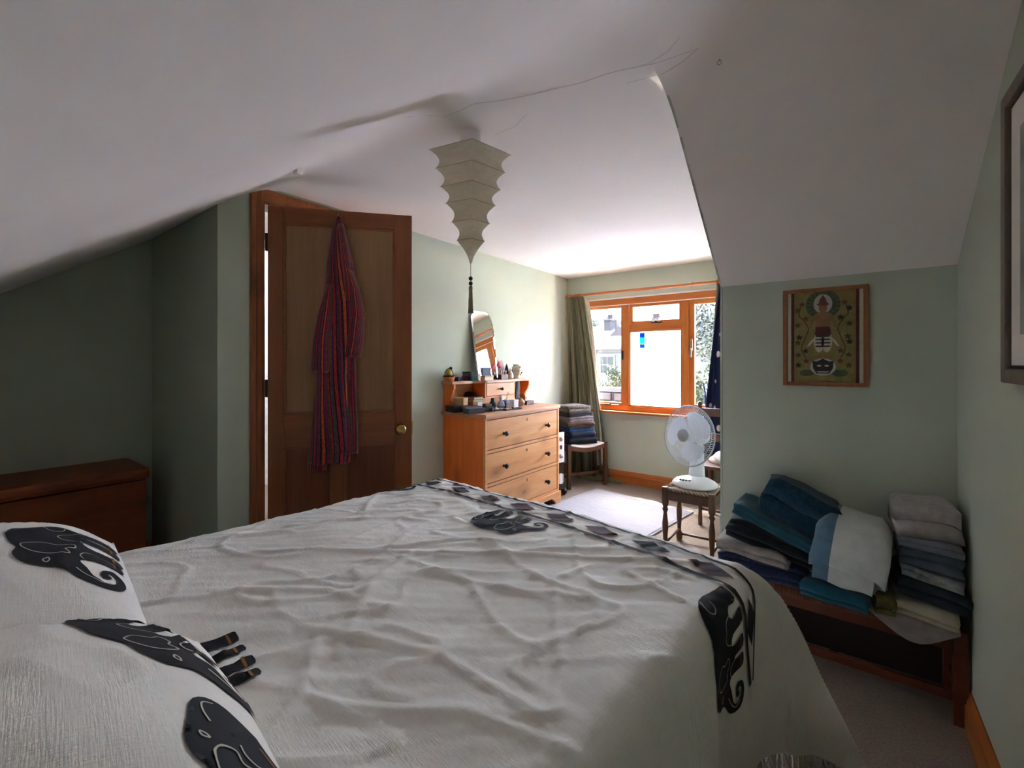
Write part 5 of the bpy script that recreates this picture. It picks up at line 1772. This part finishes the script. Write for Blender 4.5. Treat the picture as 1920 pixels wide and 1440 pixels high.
# red paper flowers in a dark pot
rf = thing('red_flowers', 'red paper flowers in a small dark holder on the shelf', 'flowers', (-2.295, 2.858, SHZ))
lathe('holder', [(.012, 0), (.016, .01), (.014, .035), (.018, .045), (.014, .044)], 'or_black', rf, 16)
for i, (dx, dy, dz, r) in enumerate(((.004, -.036, .098, .030), (.006, .030, .112, .030), (0, -.006, .068, .022), (.01, .046, .060, .014))):
    tube('stem', [(0, 0, .03), (dx * .5, dy * .5, dz * .7), (dx, dy, dz)], .0018, 'or_black', rf, 5)
    rings = []
    for j in range(7):
        t = j / 6
        rings.append([(dx + (.25 * r * math.cos(a)) * math.sin(math.pi * (t * .8 + .1)), dy + r * math.sin(math.pi * (t * .82 + .08)) * math.sin(a) * (1 + .22 * math.sin(3 * a + i)), dz + r * (1.5 * t - .6) + .12 * r * math.cos(2 * a)) for a in [2 * math.pi * k / 18 for k in range(18)]])
    mk('flower', *loftvf(rings), 'or_red', rf, True)
pcd = thing('postcard', 'pale pink postcard propped against the wall behind the red flowers', 'card', (-2.338, 2.992, SHZ))
pcd.rotation_euler = (0, R(-6), 0)
box('card', (0, -.030, 0), (.0015, .030, .155), 'or_rose', pcd)
gbx = thing('glass_box', 'small brown glass box filled with cosmetics on the shelf', 'box', (-2.225, 2.855, SHZ))
for lo, hi in (((-.020, -.045, 0), (.020, .045, .003)), ((-.020, -.045, .003), (-.018, .045, .040)), ((.018, -.045, .003), (.020, .045, .040)), ((-.018, -.045, .003), (.018, -.043, .040)), ((-.018, .043, .003), (.018, .045, .040))):
    box('side', lo, hi, 'or_brown', gbx)
for i, (y, h, mt) in enumerate(((-.03, .075, 'or_white'), (-.015, .060, 'or_rose'), (0, .080, 'or_ivory'), (.018, .066, 'or_red'), (.032, .072, 'or_white'))):
    tube('brush', [(0, y, .004), (.004, y + .004, h)], .0045, mt, gbx, 8)
cn1 = thing('cone_ornament', 'dark green cone tree ornament between the glass box and the vase', 'ornament', (-2.300, 3.003, SHZ))
lathe('cone', [(.020, 0), (.028, .012), (.022, .04), (.024, .046), (.016, .075), (.018, .080), (.008, .112), (0, .130)], 'or_green', cn1, 14)
cn2 = thing('cone_ornament', 'pale silver cone ornament tucked beside the floral vase', 'ornament', (-2.262, 3.005, SHZ))
lathe('cone', [(.016, 0), (.024, .01), (.018, .035), (.020, .04), (.010, .07), (0, .098)], 'or_ivory', cn2, 14)
vs_ = thing('floral_vase', 'cream vase with raised flowers at the end of the gallery shelf', 'vase', (-2.262, 3.098, SHZ))
lathe('vase_body', [(.026, 0), (.030, .004), (.026, .018), (.030, .035), (.044, .070), (.046, .088), (.036, .105), (.030, .112), (.034, .122), (.030, .122), (.026, .110)], 'or_ivory', vs_, 28)
for k in range(14):
    a = k * 2.4; z = .035 + .005 * k
    r = .041 + .006 * math.sin(k)
    v, f = lathevf(sphere_prof(.009, 0, .8, 6), 8)
    mk('raised_flower', v, f, ['or_ivory', 'or_tan', 'or_cream', 'or_brown'][k % 4], vs_, True, (r * math.cos(a), r * math.sin(a), z))
for s in (-1, 1):
    tube('vase_handle', [(0, s * .034, .100), (0, s * .052, .095), (0, s * .056, .075), (0, s * .044, .055)], .004, 'or_ivory', vs_, 8)

# ------------------------------------------------------------------ things on the chest top
t_ = thing('dark_box', 'flat dark box under the eight-sided wooden box', 'box', (-2.235, 2.356, TPZ), R(-14))
box('body', (-.06, -.085, 0), (.06, .085, .030), 'or_black', t_, .002); box('lid', (-.062, -.087, .030), (.062, .087, .046), 'or_black', t_, .003)
oc = thing('octagonal_box', 'pale wooden eight-sided box in the gallery opening', 'box', (-2.235, 2.367, TPZ + .0465))
o8 = [(.050 * math.cos(R(22.5 + 45 * k)), .058 * math.sin(R(22.5 + 45 * k))) for k in range(8)]
mk('body', *prismvf(o8, 0, .034), 'or_tan', oc); mk('lid', *prismvf([(a * 1.04, b_ * 1.04) for a, b_ in o8], .034, .054), 'or_tan', oc)
lidbox('dark_box', 'long dark brown case lying in front of the octagonal box', (-2.140, 2.377, TPZ), .13, .07, .040, 'or_black', 'or_brown', R(-10), .4)
lidbox('card_box', 'tan box carrying the small books in the gallery opening', (-2.230, 2.507, TPZ), .080, .07, .060, 'or_tan2', 'or_tan', R(-8), .3)
for i, (mt, dz, lab) in enumerate((('or_tan2', .0605, 'lower of two small brown books on the tan box'), ('or_wine', .0785, 'upper of two small brown books on the tan box'))):
    bk_ = thing('small_book', lab, 'book', (-2.228, 2.517, TPZ + dz), R(-12 + 6 * i))
    box('pages', (-.034, -.044, .002), (.036, .046, .016), 'or_cream', bk_); box('cover', (-.038, -.048, 0), (.038, .048, .002), mt, bk_); box('cover', (-.038, -.048, .016), (.038, .048, .018), mt, bk_); box('spine', (-.040, -.048, 0), (-.038, .048, .018), mt, bk_)
wc = thing('white_card', 'blank white card standing by the tan box', 'card', (-2.165, 2.500, TPZ), R(-4))
box('card', (-.001, -.024, 0), (.001, .024, .062), 'or_white', wc)
gyb = lidbox('grey_box', 'flat slate grey box at the front of the chest top', (-2.075, 2.328, TPZ), .125, .085, .038, 'or_slate', 'or_slate', R(-18), .4)
cm = thing('camera', 'black compact camera on the chest top', 'camera', (-2.060, 2.467, TPZ), R(-14))
box('body', (-.018, -.055, 0), (.018, .055, .032), 'black_plastic', cm, .004); box('top_plate', (-.014, -.020, .032), (.014, .030, .040), 'black_plastic', cm, .003)
lathe('lens', [(.014, 0), (.014, .012), (.011, .014), (0, .012)], 'or_slate', cm, 20, (.018, .020, .016), (0, R(90), 0))
lidbox('trinket_box', 'dull brown ribbed box below the small drawer', (-2.155, 2.562, TPZ), .060, .05, .044, 'or_brown', 'or_brown', R(-5))
gr = thing('glass_jar', 'dark green glass jar in the shadow under the small drawer', 'jar', (-2.215, 2.712, TPZ))
lathe('jar', [(.022, 0), (.026, .006), (.026, .04), (.016, .050), (.016, .058), (.012, .058)], 'or_green', gr, 20); lathe('stopper', [(.015, .058), (.017, .062), (.012, .075), (0, .078)], 'or_green', gr, 16)
cr = thing('crystal_bottle', 'faceted pale blue crystal bottle on the chest top', 'bottle', (-2.120, 2.693, TPZ))
lathe('bottle', [(.020, 0), (.034, .022), (.026, .048), (.010, .062), (.010, .070)], 'or_lilac', cr, 6, None, None, False); lathe('stopper', [(.008, .070), (.015, .082), (.008, .098), (0, .104)], 'or_lilac', cr, 6, None, None, False)
de = thing('white_deer', 'little white figurine in front of the small drawer', 'ornament', (-2.165, 2.813, TPZ + .0005))
tube('leg', [(0, -.012, 0), (0, -.010, .05)], .003, 'or_ivory', de, 6); tube('leg', [(0, .014, 0), (0, .012, .05)], .003, 'or_ivory', de, 6)
tube('body', [(0, -.016, .052), (0, 0, .056), (0, .016, .054)], [.006, .009, .007], 'or_ivory', de, 10); tube('neck', [(0, .014, .056), (0, .022, .080), (0, .016, .092)], [.006, .004, .005], 'or_ivory', de, 8)
tube('antler', [(0, .018, .092), (0, .008, .108), (0, .016, .122)], .0018, 'or_ivory', de, 5); tube('antler', [(.002, .018, .092), (.002, .030, .106), (.002, .026, .120)], .0018, 'or_ivory', de, 5)
pt = thing('white_dish', 'small white dish under the crystal bottle', 'dish', (-2.055, 2.579, TPZ))
lathe('dish', [(.018, 0), (.022, .003), (.038, .010), (.040, .012), (.036, .011), (.018, .005)], 'or_white', pt, 28)
lathe('foot_ring', [(.016, -.0002), (.018, .002)], 'or_white', pt, 20)
ty = thing('black_tray', 'flat black tray with silver trinkets at the front of the chest', 'tray', (-2.020, 2.684, TPZ), R(-6))
box('tray_base', (-.038, -.085, 0), (.038, .085, .004), 'black_plastic', ty)
for lo, hi in (((-.040, -.087, 0), (-.036, .087, .011)), ((.036, -.087, 0), (.040, .087, .011)), ((-.036, -.087, 0), (.036, -.083, .011)), ((-.036, .083, 0), (.036, .087, .011))):
    box('tray_edge', lo, hi, 'black_plastic', ty)
for i in range(6):
    lathe('trinket', [(.008, .004), (.009, .008), (.005, .012), (0, .013)], ['chrome', 'or_white', 'brass'][i % 3], ty, 12, (random.uniform(-.02, .02), -.065 + i * .026, 0))
lidbox('trinket_box', 'brown grey box behind the white cube box', (-2.135, 2.794, TPZ), .075, .05, .058, 'or_brown', 'or_grey', R(-4))
lidbox('white_box', 'plain white cube box on the chest top', (-2.060, 2.786, TPZ), .054, .04, .066, 'or_white', 'or_white', R(-6), .25)
po = thing('clay_pot', 'round brown clay pot beside the white cube box', 'pot', (-2.110, 2.934, TPZ))
lathe('pot_body', [(.020, 0), (.034, .012), (.040, .030), (.034, .048), (.022, .056), (.024, .060), (.018, .058)], 'or_tan2', po, 24); lathe('pot_lid', [(.020, .058), (.014, .064), (0, .067)], 'or_tan2', po, 16)
gl = thing('glass_tumbler', 'clear glass tumbler standing behind the clay pot', 'glass', (-2.190, 3.084, TPZ))
lathe('tumbler', [(.024, 0), (.026, .004), (.031, .088), (.029, .088), (.024, .008), (0, .006)], 'clear_glass', gl, 24)
lathe('water', [(.0232, .010), (.0262, .040), (0, .0402)], 'clear_glass', gl, 20)
wcs = lidbox('wine_case', 'dark red oblong case at the far end of the chest top', (-2.135, 3.085, TPZ), .095, .05, .032, 'or_wine', 'or_wine', R(-3), .4, 'case')
# dark scarf hanging from the end bracket of the gallery
sf = thing('black_scarf', 'black scarf hanging from the end of the gallery shelf', 'scarf', (-2.235, 3.068, SHZ - .022))
rings = []
for i in range(12):
    t = i / 11
    w = .016 + .016 * math.sin(math.pi * (t * .8 + .1)); 
    rings.append([(.010 * math.cos(a) * (1 + .3 * math.sin(3 * a + i * .5)), w * math.sin(a) + .008 * math.sin(t * 6), -.165 * t) for a in [2 * math.pi * k / 18 for k in range(18)]])
mk('scarf_folds', *loftvf(rings), 'or_black', sf, True)
tube('loop', [(0, 0, -.01), (-.004, -.010, .006), (-.02, 0, .012)], .004, 'or_black', sf, 6)
rp = thing('round_hat', 'round black object at the back of the gallery opening', 'hat', (-2.315, 2.547, TPZ + .0005))
lathe('crown', [(.045, 0), (.048, .010), (.044, .10), (.036, .125), (0, .132)], 'or_black', rp, 24)
lathe('band', [(.0485, .012), (.049, .03), (.046, .032)], 'or_slate', rp, 24)

# ------------------------------------------------------------------ outside the window
plain('render_darkened', '#333438', .9, .05, .6, 0)  # house, wall and leaf colours darkened to offset the room's exposure
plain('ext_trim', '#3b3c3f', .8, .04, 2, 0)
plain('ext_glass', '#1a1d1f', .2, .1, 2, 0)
def tiles_mat(nm, a, b_, sc):
    b = NB(nm)
    v = b.coords()
    w = b.n('ShaderNodeTexBrick'); w.inputs['Scale'].default_value = sc
    w.inputs['Color1'].default_value = (*lin(a), 1); w.inputs['Color2'].default_value = (*lin(b_), 1); w.inputs['Mortar'].default_value = (*[c * .5 for c in lin(a)], 1)
    w.inputs['Brick Width'].default_value = .5; w.inputs['Row Height'].default_value = .28; w.inputs['Mortar Size'].default_value = .02
    b.l(v, w.inputs['Vector'])
    b.done(b.principled(w.outputs[0], .85))
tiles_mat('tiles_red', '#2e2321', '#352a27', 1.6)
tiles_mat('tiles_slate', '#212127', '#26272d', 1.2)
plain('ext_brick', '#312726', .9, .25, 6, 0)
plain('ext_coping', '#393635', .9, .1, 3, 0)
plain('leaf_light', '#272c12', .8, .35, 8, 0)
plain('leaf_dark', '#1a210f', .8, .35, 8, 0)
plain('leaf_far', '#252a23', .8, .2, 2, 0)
plain('bounce_ground', '#cfc8ba', .95, .2, 1, 0)  # unseen ground kept pale to bounce daylight up into the room
plain('clay_pot_ext', '#30211b', .8)
gnd = struct(box('ground', (-60, 4.6, -3.1), (40, 90, -3.0), 'bounce_ground'), 'unseen garden ground beyond the window, made pale to bounce daylight in')
FY = 20.0
def roofslab(nm, x0, x1, y0, z0, y1, z1, mat, par, th=.12):
    v = [(x0, y0, z0), (x1, y0, z0), (x1, y1, z1), (x0, y1, z1)]
    v += [(a, b_, c - th) for a, b_, c in v]
    mk(nm, v, [(0, 1, 2, 3), (7, 6, 5, 4), (0, 4, 5, 1), (1, 5, 6, 2), (2, 6, 7, 3), (3, 7, 4, 0)], mat, par)
hs = thing('terrace_house', 'pale rendered house with red tiled roof beyond the garden wall', 'building', (0, 0, -3))
EZ = 4.973
RZ_ = 5.609
box('wall', (-19, FY, 0), (2, FY + 4.4, EZ), 'render_darkened', hs)
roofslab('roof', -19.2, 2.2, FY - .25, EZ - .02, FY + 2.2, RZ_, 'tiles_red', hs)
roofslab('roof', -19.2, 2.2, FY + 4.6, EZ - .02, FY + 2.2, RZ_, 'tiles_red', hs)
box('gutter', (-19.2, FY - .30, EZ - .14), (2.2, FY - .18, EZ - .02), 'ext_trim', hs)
box('band_course', (-19, FY - .05, EZ - .42), (2, FY, EZ - .34), 'ext_trim', hs)
for (u0, u1, v0, v1) in ((-9.489, -8.821, 3.698, 4.475), (-7.378, -6.882, 3.848, 4.532), (-4.519, -4.061, 3.921, 4.549), (-9.489, -8.821, .3, 1.3)):
    wf = G().box((u0 - .07, FY - .05, v0), (u0, FY + .02, v1)).box((u1, FY - .05, v0), (u1 + .07, FY + .02, v1)).box((u0 - .07, FY - .05, v1), (u1 + .07, FY + .02, v1 + .07)).box((u0 - .16, FY - .12, v0 - .10), (u1 + .16, FY + .02, v0)).box((u0, FY - .04, (v0 + v1) / 2 - .03), (u1, FY, (v0 + v1) / 2 + .03)).box(((u0 + u1) / 2 - .015, FY - .03, v0), ((u0 + u1) / 2 + .015, FY, v1))
    w_ = wf.build('window', 'ext_trim', hs)
    for za, zb in ((v0, (v0 + v1) / 2 - .03), ((v0 + v1) / 2 + .03, v1)):
        box('pane', (u0, FY - .015, za), (u1, FY - .005, zb), 'ext_glass', w_)
tube('drainpipe', [(-9.747, FY - .06, 0), (-9.747, FY - .06, EZ - .1)], .05, 'ext_trim', hs, 8)
# house behind with slate roof and chimney
h2 = thing('slate_roof_house', 'house with grey slate roof and brick chimney behind the pale house', 'building', (0, 0, -3))
E2 = 5.894
R2 = 6.872
xa, xb = -30, -11.289
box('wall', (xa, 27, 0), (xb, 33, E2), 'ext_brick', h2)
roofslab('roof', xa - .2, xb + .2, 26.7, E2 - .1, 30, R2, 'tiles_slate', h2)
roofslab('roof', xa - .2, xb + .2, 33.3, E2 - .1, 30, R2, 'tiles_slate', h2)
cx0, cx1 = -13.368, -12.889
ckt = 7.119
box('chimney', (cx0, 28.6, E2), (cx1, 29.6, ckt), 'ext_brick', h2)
box('chimney_cap', (cx0 - .06, 28.54, ckt), (cx1 + .06, 29.66, ckt + .12), 'ext_coping', h2)
for k in range(2):
    lathe('chimney_pot', [(.10, 0), (.12, .05), (.09, .3), (.11, .34)], 'clay_pot_ext', h2, 12, (cx0 + (cx1 - cx0) * (.3 + .4 * k), 29.1, ckt + .12))
h3 = thing('red_roof_house', 'small red tiled gable and thin stack beside the brick chimney', 'building', (0, 0, -3))
xg0, xg1 = -11.198, -10.057
gz0, gz1 = 5.789, 6.365
box('wall', (xg0, 25, 0), (xg1, 26.8, gz0), 'ext_brick', h3)
v, f = prismvf([(xg0 - .1, gz0), (xg1 + .1, gz0), ((xg0 + xg1) / 2, gz1)], 24.9, 26.9)
mk('roof', [(a, c, b_) for a, b_, c in v], f, 'tiles_red', h3)
box('stack', (-11.221, 25.6, gz0), (-11.117, 26.0, 6.812), 'ext_brick', h3)
h4 = thing('distant_house', 'distant house whose chimney stack shows in the top light', 'building', (0, 0, -3))
hx0, hx1 = -17.700, -12.597
hz0 = 7.282
box('wall', (hx0, 44, 0), (hx1, 49, hz0), 'render_darkened', h4)
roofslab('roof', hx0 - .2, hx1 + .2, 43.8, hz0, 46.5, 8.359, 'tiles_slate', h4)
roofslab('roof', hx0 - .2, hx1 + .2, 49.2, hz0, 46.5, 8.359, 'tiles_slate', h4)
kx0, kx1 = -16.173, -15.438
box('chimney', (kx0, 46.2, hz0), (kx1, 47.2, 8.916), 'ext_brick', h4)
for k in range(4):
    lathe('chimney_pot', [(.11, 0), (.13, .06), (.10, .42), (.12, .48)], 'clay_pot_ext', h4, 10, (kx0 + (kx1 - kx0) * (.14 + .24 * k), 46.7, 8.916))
# garden wall of rough stone with a pale coping
gw = thing('garden_wall', 'reddish stone garden wall with pale coping below the window', 'wall', (0, 0, -3))
wtop = 3.589
box('core', (-9, 8.60, 0), (3, 8.85, wtop - .02), 'ext_brick', gw)
sg = []
stones = []
for k in range(3):
    stones.append(mk('stone', *boxvf((-.16 + .02 * k, -.05, -.075), (.16 - .015 * k, .05, .075), .02), 'ext_brick', gw))
first = True
cnt = 0
x = 0
for row in range(4):
    zc = wtop - .10 - row * .165
    x = -6.4 + (row % 2) * .17
    while x < -1.0:
        st_ = stones[cnt % 3] if cnt < 3 else None
        if st_ is None:
            st_ = stones[cnt % 3].copy(); C.objects.link(st_); st_.parent = gw
        st_.location = (x, 8.585, zc + random.uniform(-.006, .006))
        cnt += 1
        x += .345
box('coping', (-9, 8.54, wtop), (3, 8.91, wtop + .08), 'ext_coping', gw)
# shrubs and trees: leafy crowns of many small leaves
def crown(nm, label, cat, c, rx, ry, rz, nleaf, size, mat, trunk_h, seed, group=None):
    rnd = random.Random(seed)
    trunk_h = c[2] + 3.0                    # rooted in the garden ground
    t = thing(nm, label, cat, (c[0], c[1], -3.0), 0, group)
    g = G()
    lobes = [(rnd.uniform(-.6, .6) * rx, rnd.uniform(-.6, .6) * ry, rnd.uniform(-.5, .7) * rz, rnd.uniform(.35, .6)) for _ in range(9)]
    for i in range(nleaf):
        lx, ly, lz, lr = lobes[i % len(lobes)]
        d = Vector((rnd.gauss(0, 1), rnd.gauss(0, 1), rnd.gauss(0, 1))).normalized() * (rnd.random() ** .4)
        p = Vector((lx + d.x * rx * lr, ly + d.y * ry * lr, trunk_h + lz + d.z * rz * lr))
        a = Vector((rnd.gauss(0, 1), rnd.gauss(0, 1), rnd.gauss(0, 1))).normalized() * size
        b_ = a.orthogonal().normalized() * size * .55
        g.add([p - a, p + b_, p + a, p - b_], [(0, 1, 2, 3)])
    o = g.build('foliage', mat, t, recalc=False)
    o['kind'] = 'stuff'
    tube('trunk', [(0, 0, 0), (.05 * rx, 0, trunk_h * .6), (0, 0, trunk_h + rz * .3)], [.05 * rx + .02, .04 * rx + .015, .02], 'dark_oak', t, 8)
    return t
crown('shrub', 'pale green shrub growing above the garden wall beside the mullion', 'shrub', (-4.044, 9.400, 0.758), .30, .3, .36, 900, .035, 'leaf_light', 2.6, 3, 'garden shrubs')
crown('shrub', 'low yellow green shrub above the garden wall', 'shrub', (-4.501, 9.600, 0.614), .30, .3, .14, 500, .03, 'leaf_light', 2.5, 4, 'garden shrubs')
crown('shrub', 'dark shrub by the curtain edge above the garden wall', 'shrub', (-4.846, 9.600, 0.654), .28, .3, .22, 500, .03, 'leaf_dark', 2.5, 5, 'garden shrubs')
crown('shrub', 'leafy shrub behind the misted pane', 'shrub', (-2.695, 8.000, 0.784), .62, .5, .50, 1500, .04, 'leaf_light', 2.2, 6, 'garden shrubs')
crown('shrub', 'bushy yellow green shrub low behind the opening casement by the dress', 'shrub', (-1.767, 7.400, 0.727), .32, .3, .55, 1200, .035, 'leaf_light', 2.0, 7, 'garden shrubs')
crown('tree', 'airy light green tree towering behind the casement by the dress', 'tree', (-3.259, 15.500, 2.402), 1.1, 1.0, 1.5, 2600, .075, 'leaf_far', 4.0, 8, 'trees beyond the window')
crown('tree', 'round tree far behind the slate roof', 'tree', (-20.073, 40.000, 4.747), 1.6, 1.4, .9, 900, .16, 'leaf_far', 4.0, 9, 'trees beyond the window')
crown('tree', 'bluish tree clump at the roof line near the window handle', 'tree', (-7.778, 32.000, 3.380), 1.2, 1.4, 1.1, 1200, .13, 'leaf_dark', 4.0, 10, 'trees beyond the window')
crown('tree', 'small distant tree just beside the brick chimney', 'tree', (-18.582, 42.000, 4.966), .9, 1.0, .7, 600, .13, 'leaf_far', 4.0, 11, 'trees beyond the window')
